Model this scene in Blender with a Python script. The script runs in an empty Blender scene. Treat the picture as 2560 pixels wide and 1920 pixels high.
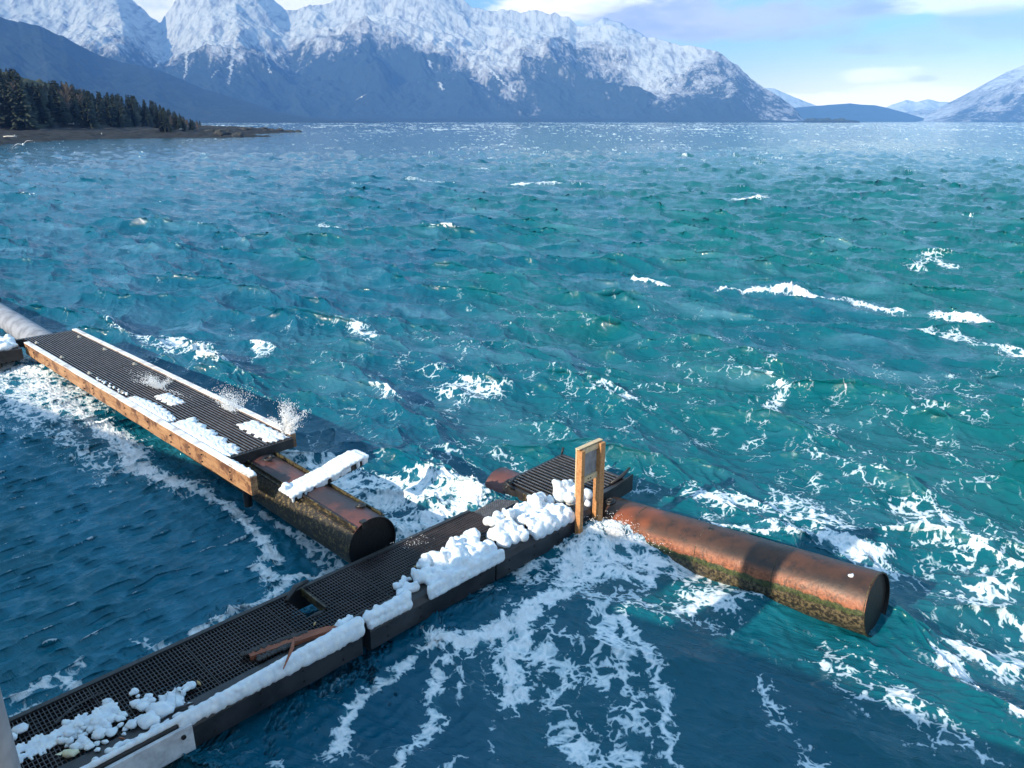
import bpy, bmesh, math, random
import numpy as np
from mathutils import Vector, Matrix
R = math.radians
SC = bpy.context.scene
COL = SC.collection

# ------------------------------------------------------------------ camera, light, exposure
EYE = 7.3
PITCH = 18.867
cam_d = bpy.data.cameras.new("camera"); cam = bpy.data.objects.new("camera", cam_d); COL.objects.link(cam)
cam.location = (0, 0, EYE); cam.rotation_euler = (R(90 - PITCH), 0, 0)
cam_d.sensor_width = 36; cam_d.lens = 36 * 1922.5 / 2560
cam_d.clip_start = 0.1; cam_d.clip_end = 60000
SC.camera = cam
SUN_EL = 26.0
SUN_FROM = Vector((-0.79, -0.61, 0)).normalized()       # where the low sun stands: behind the left shoulder
sun_d = bpy.data.lights.new("sun", 'SUN'); sun = bpy.data.objects.new("sun", sun_d); COL.objects.link(sun)
sun_d.energy = 3.7; sun_d.angle = R(0.5); sun_d.color = (1.0, 0.86, 0.68)
sdir = Vector((SUN_FROM.x * math.cos(R(SUN_EL)), SUN_FROM.y * math.cos(R(SUN_EL)), math.sin(R(SUN_EL))))
sun.rotation_euler = sdir.to_track_quat('Z', 'Y').to_euler()
SC.view_settings.view_transform = 'Standard'; SC.view_settings.look = 'None'
SC.view_settings.exposure = 0.82; SC.view_settings.gamma = 1.0; SC.view_settings.use_curve_mapping = False
SC.cycles.use_denoising = True
SC.cycles.max_bounces = 6; SC.cycles.diffuse_bounces = 2; SC.cycles.glossy_bounces = 3
SC.cycles.volume_bounces = 1; SC.cycles.transparent_max_bounces = 6
SC.cycles.sample_clamp_indirect = 4.0

# photograph pixel (2560 x 1920) -> ray, used once to read positions off the ground plane
FPX = 1922.5
cp, sp = math.cos(R(PITCH)), math.sin(R(PITCH))
def ray(x, y):
    a = (x - 1280) / FPX; b = -(y - 960) / FPX
    return (a, cp + b * sp, -sp + b * cp)
def at(x, y, z=0.0):
    d = ray(x, y); t = (z - EYE) / d[2]
    return np.array([t * d[0], t * d[1], z])
def azel(x, y):
    d = ray(x, y); h = math.hypot(d[0], d[1])
    return math.atan2(d[0], d[1]), math.atan2(d[2], h)
S2 = math.sqrt(0.5)
def W(u, v, z):                                          # the docks' own frame: u runs along the walkway, v along the pipes
    return np.array([(u + v) * S2, (u - v) * S2, z])

def c4(c): return (c[0], c[1], c[2], 1.0)
# ------------------------------------------------------------------ node helper
class G:
    def __init__(s, nt): s.nt = nt
    def n(s, t, props=None, **ins):
        nd = s.nt.nodes.new(t)
        for k, v in (props or {}).items(): setattr(nd, k, v)
        for k, v in ins.items():
            key = int(k[1:]) if k[0] == 'i' and k[1:].isdigit() else k.replace('_', ' ')
            s.set(nd.inputs[key], v)
        return nd
    def set(s, inp, v):
        if isinstance(v, bpy.types.NodeSocket): s.nt.links.new(v, inp)
        else: inp.default_value = v
    def m(s, op, a, b=0.0, c=None, clamp=False):
        nd = s.nt.nodes.new('ShaderNodeMath'); nd.operation = op; nd.use_clamp = clamp
        s.set(nd.inputs[0], a); s.set(nd.inputs[1], b)
        if c is not None: s.set(nd.inputs[2], c)
        return nd.outputs[0]
    def vm(s, op, a, b=(0, 0, 0), scale=None):
        nd = s.nt.nodes.new('ShaderNodeVectorMath'); nd.operation = op
        s.set(nd.inputs[0], a)
        if scale is not None: s.set(nd.inputs['Scale'], scale)
        else: s.set(nd.inputs[1], b)
        return nd.outputs[0]
    def mix(s, f, a, b):
        nd = s.nt.nodes.new('ShaderNodeMix'); nd.data_type = 'RGBA'
        s.set(nd.inputs[0], f); s.set(nd.inputs[6], a); s.set(nd.inputs[7], b)
        return nd.outputs[2]
    def step(s, x, lo, hi):
        nd = s.nt.nodes.new('ShaderNodeMapRange'); nd.interpolation_type = 'SMOOTHSTEP'
        s.set(nd.inputs[0], x); s.set(nd.inputs[1], lo); s.set(nd.inputs[2], hi)
        return nd.outputs[0]
    def noise(s, vec, scale, detail=4.0, rough=0.55, dist=0.0, out=0):
        nd = s.n('ShaderNodeTexNoise', None, Vector=vec, Scale=scale, Detail=detail, Roughness=rough, Distortion=dist)
        return nd.outputs[out]
    def scale(s, vec, v): return s.vm('MULTIPLY', vec, v)
    def bump(s, h, strength, dist, normal=None):
        nd = s.n('ShaderNodeBump', None, Strength=strength, Distance=dist, Height=h)
        if normal is not None: s.set(nd.inputs['Normal'], normal)
        return nd.outputs[0]
def newmat(name):
    m = bpy.data.materials.new(name); m.use_nodes = True
    nt = m.node_tree; g = G(nt)
    return m, g, nt.nodes['Principled BSDF']
def attr(g, name): return g.n('ShaderNodeAttribute', {'attribute_name': name}).outputs['Fac']

# ------------------------------------------------------------------ world: sky with clouds
w = bpy.data.worlds.new("World"); SC.world = w; w.use_nodes = True
nt = w.node_tree; g = G(nt)
bg = nt.nodes['Background']; outw = nt.nodes['World Output']
sky = g.n('ShaderNodeTexSky', {'sky_type': 'NISHITA', 'sun_disc': False, 'sun_elevation': R(SUN_EL),
        'sun_rotation': math.atan2(SUN_FROM.x, SUN_FROM.y), 'air_density': 1.0, 'dust_density': 0.3, 'ozone_density': 2.5})
tint = g.n('ShaderNodeMix', {'data_type': 'RGBA', 'blend_type': 'MULTIPLY'}, i0=1.0, i6=sky.outputs[0], i7=c4((.78, .90, 1.0))); pass; bg.inputs[1].default_value = 0.115
dirv = g.n('ShaderNodeTexCoord').outputs['Generated']
sx = g.n('ShaderNodeSeparateXYZ', None, Vector=dirv)
az = g.m('ARCTAN2', sx.outputs[0], sx.outputs[1]); el = g.m('ARCSINE', sx.outputs[2])
cv = g.n('ShaderNodeCombineXYZ', None, X=az, Y=g.m('MULTIPLY', el, 3.2), Z=0.0).outputs[0]
wv = g.vm('ADD', cv, g.vm('SCALE', g.vm('SUBTRACT', g.noise(cv, 7.0, 3.0, out=1), (0.5, 0.5, 0.5)), scale=0.10))
fb = g.noise(wv, 9.0, 6.0, 0.6)
fb2 = g.noise(wv, 4.0, 5.0, 0.55)
CLOUDS = [  # x, y, half width, half height (photo px), density, kind: 0 lavender, 1 pale pink
    (1790, 48, 330, 46, 1.0, 0), (1610, 62, 190, 36, .7, 0), (1960, 82, 150, 16, .55, 0), (1420, 14, 150, 40, 1.0, 1), (1560, 18, 160, 40, .8, 1),
    (2480, 60, 110, 36, .62, 0), (2330, 95, 150, 30, .35, 0), (2190, 122, 90, 10, .5, 0), (2450, 4, 160, 20, .7, 1),
    (2205, 186, 70, 15, .55, 1), (2310, 196, 30, 7, .5, 0), (2060, 250, 170, 14, .6, 1), (2280, 232, 110, 18, .5, 1), (600, 0, 260, 90, .8, 1), (30, 0, 200, 60, .6, 1)]
def cloudsum(kind):
    tot = None
    for (x, y, hw, hh, dn, k) in CLOUDS:
        if k != kind: continue
        a0, e0 = azel(x, y)
        qa = g.m('MULTIPLY', g.m('SUBTRACT', az, a0), FPX / hw * 0.9); qe = g.m('MULTIPLY', g.m('SUBTRACT', el, e0), FPX / hh * 0.9)
        r2 = g.m('ADD', g.m('MULTIPLY', qa, qa), g.m('MULTIPLY', qe, qe))
        v = g.m('ADD', g.m('SUBTRACT', 0.74, g.m('MULTIPLY', r2, 0.55)), g.m('MULTIPLY', g.m('SUBTRACT', fb, 0.5), 2.0))
        v = g.m('MULTIPLY', g.step(v, 0.0, 0.6), dn)
        tot = v if tot is None else g.m('MAXIMUM', tot, v)
    return tot
lav, pink = cloudsum(0), cloudsum(1)
g.set(bg.inputs[0], g.vm('SCALE', tint.outputs[2], scale=g.m('ADD', .50, g.m('MULTIPLY', g.step(el, .02, .30), .55))))
high = g.m('MULTIPLY', g.step(fb2, 0.40, 0.62), g.step(el, 0.16, 0.32))       # broken cloud higher up, seen only in the water
high = g.m('MULTIPLY', high, 0.8)
bgc = g.n('ShaderNodeBackground', None, Color=g.mix(g.step(fb, .35, .7), c4((.58, .54, .80)), c4((.36, .37, .70))), Strength=0.75)
bgp = g.n('ShaderNodeBackground', None, Color=c4((1.0, .90, .88)), Strength=0.95)
bgh = g.n('ShaderNodeBackground', None, Color=c4((.52, .80, 1.0)), Strength=1.0)
hz = g.m('MULTIPLY', g.step(el, 0.10, -0.01), g.step(az, 0.0, 0.5))            # pale warm air low over the fjord mouth
bgz = g.n('ShaderNodeBackground', None, Color=c4((1.0, .80, .56)), Strength=1.05)
cur = bg.outputs[0]
for fac, b in ((g.m('MULTIPLY', hz, 0.9), bgz), (high, bgh), (pink, bgp), (lav, bgc)):
    mx = g.n('ShaderNodeMixShader'); g.set(mx.inputs[0], fac); nt.links.new(cur, mx.inputs[1]); nt.links.new(b.outputs[0], mx.inputs[2]); cur = mx.outputs[0]
nt.links.new(cur, outw.inputs[0])

# ------------------------------------------------------------------ object helpers
def tag(o, label=None, cat=None, group=None, kind=None):
    if label: o['label'] = label
    if cat: o['category'] = cat
    if group: o['group'] = group
    if kind: o['kind'] = kind
    return o
def empty(name, loc):
    o = bpy.data.objects.new(name, None); COL.objects.link(o); o.location = loc; o.empty_display_size = 0.2
    return o
def thing(name, label, cat, loc, group=None): return tag(empty(name, loc), label, cat, group)
class MB:
    def __init__(s): s.v = []; s.f = []; s.a = []; s.val = 0.0
    def add(s, vs, fs):
        o = len(s.v); s.v += [tuple(map(float, p)) for p in vs]; s.a += [s.val] * len(vs)
        s.f += [tuple(i + o for i in f) for f in fs]
    def hexa(s, c):                                       # c: 4 bottom, 4 top
        s.add(c, [(0, 1, 2, 3), (7, 6, 5, 4), (0, 4, 5, 1), (1, 5, 6, 2), (2, 6, 7, 3), (3, 7, 4, 0)])
    def ubox(s, u0, u1, v0, v1, z0, z1, tf=None):         # box in dock frame; tf(u, v) lifts it
        c = [(u0, v0, z0), (u1, v0, z0), (u1, v1, z0), (u0, v1, z0), (u0, v0, z1), (u1, v0, z1), (u1, v1, z1), (u0, v1, z1)]
        s.hexa([W(a, b, z + (tf(a, b) if tf else 0)) for a, b, z in c])
    def box(s, c, h, rz=0.0):
        ca, sa = math.cos(rz), math.sin(rz)
        q = [(-1, -1, -1), (-1, 1, -1), (1, 1, -1), (1, -1, -1), (-1, -1, 1), (-1, 1, 1), (1, 1, 1), (1, -1, 1)]
        s.hexa([(c[0] + ca * x * h[0] - sa * y * h[1], c[1] + sa * x * h[0] + ca * y * h[1], c[2] + z * h[2]) for x, y, z in q])
    def tube(s, pts, rad, n=10, cap=True):
        pts = [Vector(p) for p in pts]; rings = []
        rad = rad if hasattr(rad, '__len__') else [rad] * len(pts)
        vs = []
        for i, p in enumerate(pts):
            d = (pts[min(i + 1, len(pts) - 1)] - pts[max(i - 1, 0)]).normalized()
            e = d.cross(Vector((0, 0, 1)))
            e = e.normalized() if e.length > 1e-4 else Vector((1, 0, 0))
            q = e.cross(d)
            vs += [p + rad[i] * (math.cos(t) * e + math.sin(t) * q) for t in [2 * math.pi * k / n for k in range(n)]]
        fs = []
        for i in range(len(pts) - 1):
            for k in range(n):
                a, b = i * n + k, i * n + (k + 1) % n
                fs.append((a, b, b + n, a + n))
        if cap: fs.append(tuple(range(n))[::-1]); fs.append(tuple((len(pts) - 1) * n + k for k in range(n)))
        s.add(vs, fs)
    def torus(s, c, axis, R0, r0, n=20, m=8):
        ax = Vector(axis).normalized(); e = ax.orthogonal().normalized(); q = ax.cross(e); vs = []; fs = []
        for i in range(n):
            t = 2 * math.pi * i / n; d = e * math.cos(t) + q * math.sin(t)
            for j in range(m):
                p = 2 * math.pi * j / m
                vs.append(Vector(c) + d * (R0 + r0 * math.cos(p)) + ax * r0 * math.sin(p))
        for i in range(n):
            for j in range(m):
                fs.append((i * m + j, ((i + 1) % n) * m + j, ((i + 1) % n) * m + (j + 1) % m, i * m + (j + 1) % m))
        s.add(vs, fs)
    def build(s, name, mat, parent=None, smooth=False, recalc=True, bevel=0.0):
        base = Vector(parent_loc(parent)) if parent else Vector((0, 0, 0))
        me = bpy.data.meshes.new(name)
        me.from_pydata([Vector(p) - base for p in s.v], [], s.f)
        if any(s.a):
            at_ = me.attributes.new('val', 'FLOAT', 'POINT'); at_.data.foreach_set('value', np.array(s.a, np.float32))
        if recalc or bevel:
            bm = bmesh.new(); bm.from_mesh(me); bmesh.ops.recalc_face_normals(bm, faces=bm.faces)
            if bevel: bmesh.ops.bevel(bm, geom=[e for e in bm.edges if e.calc_length() > bevel * 3], offset=bevel, segments=2, affect='EDGES', profile=.6)
            bm.to_mesh(me); bm.free()
        if smooth: me.shade_smooth()
        me.materials.append(mat)
        o = bpy.data.objects.new(name, me); COL.objects.link(o)
        if parent: o.parent = parent
        return o
def parent_loc(p):
    loc = Vector(p.location)
    while p.parent: p = p.parent; loc += Vector(p.location)
    return loc
def mesh_np(name, co, faces, mat, attrs=None, smooth=True):
    me = bpy.data.meshes.new(name); n = len(faces)
    me.vertices.add(len(co)); me.vertices.foreach_set('co', np.ascontiguousarray(co, np.float32).ravel())
    me.loops.add(n * 4); me.loops.foreach_set('vertex_index', np.ascontiguousarray(faces, np.int32).ravel())
    me.polygons.add(n); me.polygons.foreach_set('loop_start', np.arange(0, n * 4, 4, dtype=np.int32))
    me.update(calc_edges=True)
    for k, a in (attrs or {}).items():
        x = me.attributes.new(k, 'FLOAT', 'POINT'); x.data.foreach_set('value', np.ascontiguousarray(a, np.float32).ravel())
    if smooth: me.shade_smooth()
    me.materials.append(mat)
    o = bpy.data.objects.new(name, me); COL.objects.link(o)
    return o
def gridfaces(nr, nc):
    i = np.arange(nr * nc).reshape(nr, nc)
    return np.stack([i[:-1, :-1], i[:-1, 1:], i[1:, 1:], i[1:, :-1]], -1).reshape(-1, 4)

# ------------------------------------------------------------------ numpy noise
rng = np.random.default_rng(11)
def fft_noise(N, beta, seed, kmin=0, kmax=1e9):
    r = np.random.default_rng(seed)
    f = np.fft.fft2(r.normal(size=(N, N)))
    k = np.hypot(*np.meshgrid(np.fft.fftfreq(N) * N, np.fft.fftfreq(N) * N)); k[0, 0] = 1
    a = k ** (-beta / 2); a[(k < kmin) | (k > kmax)] = 0; a[0, 0] = 0
    h = np.fft.ifft2(f * a).real
    return h / h.std()
def samp(field, x, y, L):                                 # periodic bilinear
    N = field.shape[0]
    fx = np.mod(x / L, 1.0) * N; fy = np.mod(y / L, 1.0) * N
    ix = fx.astype(np.int64); iy = fy.astype(np.int64); tx = fx - ix; ty = fy - iy
    ix %= N; iy %= N; jx = (ix + 1) % N; jy = (iy + 1) % N
    return (field[iy, ix] * (1 - tx) + field[iy, jx] * tx) * (1 - ty) + (field[jy, ix] * (1 - tx) + field[jy, jx] * tx) * ty
NZ = fft_noise(512, 2.6, 3)
NZ2 = fft_noise(512, 2.0, 4)
NZS = fft_noise(512, 4.2, 5)
NZM = fft_noise(512, 3.3, 6)
def sm(x, lo, hi):
    t = np.clip((x - lo) / (hi - lo), 0, 1); return t * t * (3 - 2 * t)

# ------------------------------------------------------------------ water
def ocean(N, L, lmin, lmax, lpk, rms, d, spread, seed):
    r = np.random.default_rng(seed)
    kx, ky = np.meshgrid(np.fft.fftfreq(N, L / N) * 2 * np.pi, np.fft.fftfreq(N, L / N) * 2 * np.pi)
    k = np.hypot(kx, ky); k[0, 0] = 1e-6
    kp = 2 * np.pi / lpk
    P = k ** -4.0 * np.exp(-1.25 * (kp / k) ** 2)
    P *= (k > 2 * np.pi / lmax) * (k < 2 * np.pi / lmin)
    cosd = (kx * d[0] + ky * d[1]) / k
    P *= np.clip((1 + cosd) / 2, 0, 1) ** spread
    h = np.sqrt(P) * (r.normal(size=(N, N)) + 1j * r.normal(size=(N, N)))
    H = np.fft.ifft2(h); DX = np.fft.ifft2(-1j * kx / k * h).real; DY = np.fft.ifft2(-1j * ky / k * h).real
    s = H.real.std()
    return H.real / s * rms, -DX / s * rms, -DY / s * rms
WD = np.array([-0.5, -0.87]); VD = np.array([S2, -S2])
def water():
    rows = np.concatenate([np.geomspace(0.35, 20, 60) + 304.2, np.arange(325, 700, 1.5), np.arange(700, 1960, 2.0), np.arange(1960, 2700, 12)])
    cols = np.arange(-560, 3121, 2.2)
    nr, nc = len(rows), len(cols)
    b = -(rows - 960) / FPX
    dz = -sp + b * cp; t = -EYE / dz
    Y = (t * (cp + b * sp))[:, None] * np.ones(nc); X = t[:, None] * ((cols - 1280) / FPX)[None, :]
    dist = np.hypot(X, Y)
    cell = np.gradient(Y[:, 0])[:, None] * -1 * np.ones(nc); cell = np.abs(cell)
    u = (X + Y) * S2; v = (X - Y) * S2
    n1 = samp(NZ, X, Y, 31.0); n2 = samp(NZ2, X, Y, 9.0); n3 = samp(NZ, Y + 5, X, 210.0)
    # shelter: quiet water in the angle between the dock and the walkway, half quiet in front of the walkway
    su, sv = u + .5 * n1, v + .5 * n2
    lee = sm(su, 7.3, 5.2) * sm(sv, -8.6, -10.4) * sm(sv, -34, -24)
    front = sm(sv, -9.2, -7.8) * sm(su, 12.0, 8.5)
    amp = np.clip(1.0 - .88 * lee - .62 * front, .08, 1) * (1 + .25 * np.clip(n3, -1, 1))
    amp *= 1 + .25 * sm(dist, 40, 120)
    z = np.zeros_like(X); dx = np.zeros_like(X); dy = np.zeros_like(X)
    A1 = ocean(512, 97.0, 2.4, 14, 6.5, .150, WD, 10, 21)
    A2 = ocean(512, 37.3, .75, 2.6, 2.0, .060, WD, 9, 22)
    A3 = ocean(512, 11.9, .13, .85, .55, .0165, WD, 6, 23)
    A4 = ocean(512, 13.7, .14, .70, .34, .0290, VD, 40, 24)
    h1 = samp(A1[0], X, Y, 97.0)
    for (A, L, lam, ampm, ch) in ((A1, 97.0, 5, amp, 1.45), (A2, 37.3, 1.5, amp, 1.35), (A3, 11.9, .4, np.clip(amp, .12, 1.1), 1.0), (A4, 13.7, .4, lee * .95 + .15 * front, 1.0)):
        wgt = ampm * np.clip(lam / (1.6 * np.maximum(cell, dist * .0012)) , 0, 1) ** .8
        z += wgt * samp(A[0], X, Y, L); dx += ch * wgt * samp(A[1], X, Y, L); dy += ch * wgt * samp(A[2], X, Y, L)
    D = np.zeros_like(X)
    def seg(pts):
        best = np.full(X.shape, 1e9); sid = np.zeros_like(X)
        P = [at(px * 1.1573, py * 1.1573)[:2] for px, py in pts]
        lo = np.min(P, 0) - 4; hi = np.max(P, 0) + 4
        mk = (X > lo[0]) & (X < hi[0]) & (Y > lo[1]) & (Y < hi[1])
        x, y = X[mk], Y[mk]; bb = np.full(x.shape, 1e9); ss = np.zeros_like(x)
        for a, c in zip(P[:-1], P[1:]):
            e = c - a; L2 = e @ e
            tt = np.clip(((x - a[0]) * e[0] + (y - a[1]) * e[1]) / L2, 0, 1)
            qx, qy = x - a[0] - tt * e[0], y - a[1] - tt * e[1]
            dd = np.hypot(qx, qy); side = np.sign(qx * e[1] - qy * e[0])
            q = dd < bb; bb[q] = dd[q]; ss[q] = side[q]
        return mk, bb, ss
    n2s = samp(NZ, X, Y, 6.0); nn = samp(NZ2, X, Y, 5.0); nf = samp(NZ2, Y, X + 2, 1.7)
    def stroke(pts, wd, inten, rag=.5, lift=0.0):
        mk, d_, s_ = seg(pts)
        q = d_ / wd + rag * (.35 * nn[mk] + .18 * nf[mk])
        f = inten * np.exp(-np.clip(q, 0, 9) ** 2)
        D[mk] = np.maximum(D[mk], f)
        if lift: z[mk] += lift * np.exp(-(d_ / (wd * 1.1)) ** 2) * (1 + .3 * n2s[mk])
    # --- long whitecaps on breaking crests
    for pts, wd, i, lf in (([(1372, 606), (1440, 616)], .28, .95, .10), ([(1560, 628), (1625, 634), (1700, 640)], .42, 1.2, .22), ([(1700, 640), (1760, 648), (1812, 654)], .42, 1.2, .22),
            ([(1812, 654), (1950, 669)], .25, 1.0, .10), ([(2030, 678), (2080, 684), (2130, 692)], .40, 1.1, .16), ([(1106, 399), (1230, 397)], .8, 1.1, .2),
            ([(985, 366), (1060, 368)], .9, .8, .1), ([(1590, 433), (1645, 431)], .7, 1.0, .2), ([(960, 498), (980, 502)], .4, 1.0, .1), ([(1980, 575), (2010, 560), (2050, 575)], .5, .62, 0),
            ([(545, 735), (552, 742), (562, 755)], .3, .75, .06), ([(1640, 800), (1670, 850), (1690, 900)], .22, .62, 0), ([(1960, 715), (2010, 720), (2090, 735)], .5, .66, 0),
            ([(2120, 745), (2200, 760)], .35, .6, 0), ([(880, 390), (960, 395)], .6, .6, .1), ([(690, 485), (720, 490)], .4, .75, .1), ([(1300, 845), (1380, 865)], .4, .60, .08), ([(1900, 1020), (1960, 1035)], .3, .62, .05)):
        stroke(pts, wd, i, .55, lf)
    # --- churn along the dock's outer side and between the floats
    stroke([(380, 735), (430, 760), (470, 790)], .9, .78, .7, .12)
    stroke([(420, 760), (450, 800)], .6, .85, .6, .1)
    stroke([(250, 720), (330, 730)], .7, .62)
    stroke([(620, 950), (690, 1030), (760, 1055), (850, 1075)], .55, .78, .6, .05)
    stroke([(760, 715), (800, 730)], .5, .7)
    stroke([(830, 1090), (900, 1100), (1000, 1110)], .60, .95, .5, .08)
    stroke([(840, 1160), (900, 1150), (1000, 1130)], .42, .9, .5, .06)
    stroke([(870, 1060), (960, 1060), (1040, 1080)], .5, .9, .5, .06)
    stroke([(960, 830), (1030, 850)], .5, .64, .8, .04); stroke([(840, 850), (890, 860)], .5, .7, .6, .08)
    stroke([(1050, 1070), (1090, 1045), (1110, 1060)], .35, 1.0, .4, .1)
    # --- in front of the sign and round the right float
    stroke([(1290, 1165), (1340, 1140), (1400, 1165), (1450, 1190)], .36, .92, .5, .14)
    stroke([(1290, 1190), (1390, 1190)], .5, .80, .5, .06)
    stroke([(1250, 1215), (1400, 1215), (1480, 1235)], .42, .85, .5)
    stroke([(1330, 1085), (1440, 1110), (1560, 1145), (1700, 1170), (1850, 1200), (1905, 1225)], .34, .74, .6, .04)
    stroke([(1640, 1150), (1800, 1180), (1900, 1205)], .38, .84, .6, .10)
    stroke([(1500, 1050), (1560, 1080), (1620, 1060)], .5, .62, .7); stroke([(1700, 1050), (1760, 1100), (1900, 1130)], .6, .62, .7)
    stroke([(1940, 1130), (2050, 1160), (2130, 1200)], .7, .74, .7, .05); stroke([(2000, 1090), (2120, 1120)], .6, .6, .7)
    stroke([(1920, 1270), (1890, 1330), (1865, 1355)], .16, .95, .4)
    stroke([(1520, 1215), (1600, 1260), (1700, 1310), (1840, 1352)], .13, .86, .5); stroke([(1490, 1190), (1530, 1215)], .3, .9)
    # --- foam rafts on the dark water in front
    stroke([(1240, 1215), (1238, 1237), (1211, 1295), (1141, 1334), (1082, 1374), (1004, 1401), (925, 1397)], .27, 1.1, .5)
    stroke([(1141, 1334), (1090, 1410), (1085, 1450), (1097, 1487)], .26, .95, .5)
    stroke([(925, 1397), (887, 1417), (855, 1452), (808, 1475), (769, 1510), (738, 1588)], .13, .84, .5)
    stroke([(1020, 1400), (942, 1440), (930, 1471), (942, 1518), (918, 1557), (875, 1608), (855, 1665)], .14, .68, .6)
    stroke([(1160, 1430), (1219, 1460), (1180, 1518), (1238, 1596), (1290, 1630), (1310, 1690)], .24, .60, .6)
    stroke([(1190, 1380), (1260, 1430), (1300, 1480)], .34, .54, .7)
    stroke([(1290, 1380), (1336, 1440), (1348, 1518), (1356, 1577), (1336, 1635), (1330, 1690)], .26, .60, .6)
    stroke([(1330, 1340), (1394, 1420), (1414, 1498), (1434, 1557), (1434, 1635), (1450, 1690)], .15, .64, .6)
    stroke([(1250, 1250), (1277, 1245), (1340, 1240), (1394, 1252)], .26, .9, .5); stroke([(1260, 1290), (1300, 1300), (1310, 1350)], .3, .6, .7)
    stroke([(1020, 1230), (1100, 1225), (1200, 1215)], .3, .58, .7); stroke([(1340, 1290), (1400, 1300), (1440, 1340)], .35, .5, .7)
    stroke([(980, 1450), (985, 1500)], .08, .55); stroke([(1060, 1540), (1070, 1600)], .10, .5); stroke([(620, 1610), (650, 1655)], .12, .6); stroke([(960, 1640), (1000, 1600)], .10, .5)
    stroke([(1450, 1220), (1560, 1250), (1560, 1300), (1480, 1320)], .5, .62, .8)
    stroke([(2075, 1430), (2120, 1470), (2170, 1500), (2230, 1550)], .22, .98, .5); stroke([(2150, 1400), (2200, 1430), (2230, 1400)], .25, .8, .6)
    stroke([(2100, 1250), (2160, 1330), (2230, 1350)], .5, .56, .8); stroke([(1980, 1540), (2060, 1600), (2130, 1659)], .22, .56, .6)
    stroke([(1790, 1420), (1900, 1500), (2010, 1600)], .4, .46, .8); stroke([(1640, 1480), (1680, 1580), (1760, 1659)], .25, .45, .8)
    stroke([(980, 1230), (1100, 1240), (1230, 1205)], .5, .6, .8)
    # --- the quiet side of the dock
    stroke([(-60, 800), (60, 810), (120, 850), (170, 880)], .9, .86, .6); stroke([(0, 830), (70, 870), (130, 900)], 1.1, .66, .7)
    stroke([(170, 885), (230, 930), (285, 970), (290, 1010)], .36, 1.02, .5)
    stroke([(290, 1015), (350, 1035), (430, 1060)], .26, 1.0, .5); stroke([(430, 1060), (500, 1100), (545, 1140), (580, 1175), (600, 1190)], .15, 1.0, .5)
    stroke([(60, 900), (160, 960), (250, 1010)], .8, .44, .8)
    stroke([(770, 1210), (700, 1205), (640, 1235), (605, 1275), (540, 1310), (470, 1345), (420, 1372)], .13, 1.0, .5)
    stroke([(580, 1190), (570, 1230), (600, 1260)], .22, .62, .8); stroke([(660, 1170), (700, 1200)], .18, .62)
    stroke([(555, 1105), (640, 1160), (740, 1200)], .07, .8)
    stroke([(170, 1430), (140, 1470), (170, 1500), (80, 1520), (20, 1550)], .16, .86, .6); stroke([(0, 1510), (60, 1490), (110, 1470)], .2, .7, .6); stroke([(160, 1500), (260, 1460)], .12, .7)
    stroke([(350, 1400), (300, 1380)], .14, .5)
    # --- foam that the sea makes by itself, and glints painted on the lee ripples
    st = z / np.maximum(amp, .3)
    gust = samp(NZ, X * .55, Y, 47.0)
    crest = sm(h1, .24, .43) * sm(gust, .15, 1.3) * sm(nf, -.4, 1.2) * (1 - lee) * (1 - front)
    D = np.maximum(D, crest * .86 * sm(dist, 10, 22))
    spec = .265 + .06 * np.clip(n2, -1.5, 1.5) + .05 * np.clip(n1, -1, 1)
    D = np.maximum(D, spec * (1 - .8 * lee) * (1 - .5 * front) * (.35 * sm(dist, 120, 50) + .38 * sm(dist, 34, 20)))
    D = np.maximum(D, lee * sm(samp(A4[0], X, Y, 13.7) / .029 + .5 * n2, 1.1, 2.4) * .40)  # lee crest lines: foam streaks that also paint in the sky glints
    # far flecks
    fl = samp(NZ2, X * .55, Y * .35, 33.0); fl2 = samp(NZ2, X * .3 + 9, Y * .07, 71.0)
    right = sm(X / np.maximum(Y, 1), -.35, .1)
    far = sm(dist, 70, 220) * sm(fl, 1.22 - .45 * sm(dist, 200, 700) - .2 * right, 2.1) * .95
    D = np.maximum(D, far * (.5 + .5 * right))
    D = np.maximum(D, sm(dist, 260, 900) * sm(fl2, .2, 1.6) * .9)
    D = np.clip(D, 0, 1.3)
    rough_up = sm(D, .75, 1.1) * sm(dist, 60, 20)
    z += rough_up * (.030 * samp(NZ, X, Y, 4.3) + .012 * samp(NZ, Y, X, 1.9))
    co = np.stack([X + dx, Y + dy, z], -1).reshape(-1, 3)
    m, g, pb = newmat("sea_water")
    pos = g.n('ShaderNodeNewGeometry').outputs['Position']
    D_ = attr(g, 'foam')
    flat = g.scale(pos, (1, 1, .3))
    wp = g.vm('ADD', flat, g.vm('SCALE', g.vm('SUBTRACT', g.noise(flat, 2.0, 2.0, out=1), (.5, .5, .5)), scale=.42))
    def vor(s): return g.n('ShaderNodeTexVoronoi', {'feature': 'DISTANCE_TO_EDGE'}, Vector=wp, Scale=s).outputs['Distance']
    l1 = g.m('SUBTRACT', 1.0, g.step(vor(3.3), 0.0, .34)); l2 = g.m('SUBTRACT', 1.0, g.step(vor(9.5), 0.0, .36))
    fb = g.noise(wp, 1.5, 4.0, .5)
    fbn = g.m('MULTIPLY', g.m('SUBTRACT', fb, .30), 2.3)
    P = g.m('ADD', g.m('ADD', g.m('MULTIPLY', l1, .40), g.m('MULTIPLY', l2, .24)), g.m('MULTIPLY', fbn, .36))
    thr = g.m('SUBTRACT', 0.96, g.m('MULTIPLY', D_, 0.74))
    fo = g.step(P, g.m('SUBTRACT', thr, .05), g.m('ADD', thr, .09)); thick = g.step(g.m('SUBTRACT', P, thr), -.05, .42)
    fo = g.m('MULTIPLY', fo, g.step(D_, .02, .25))
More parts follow.
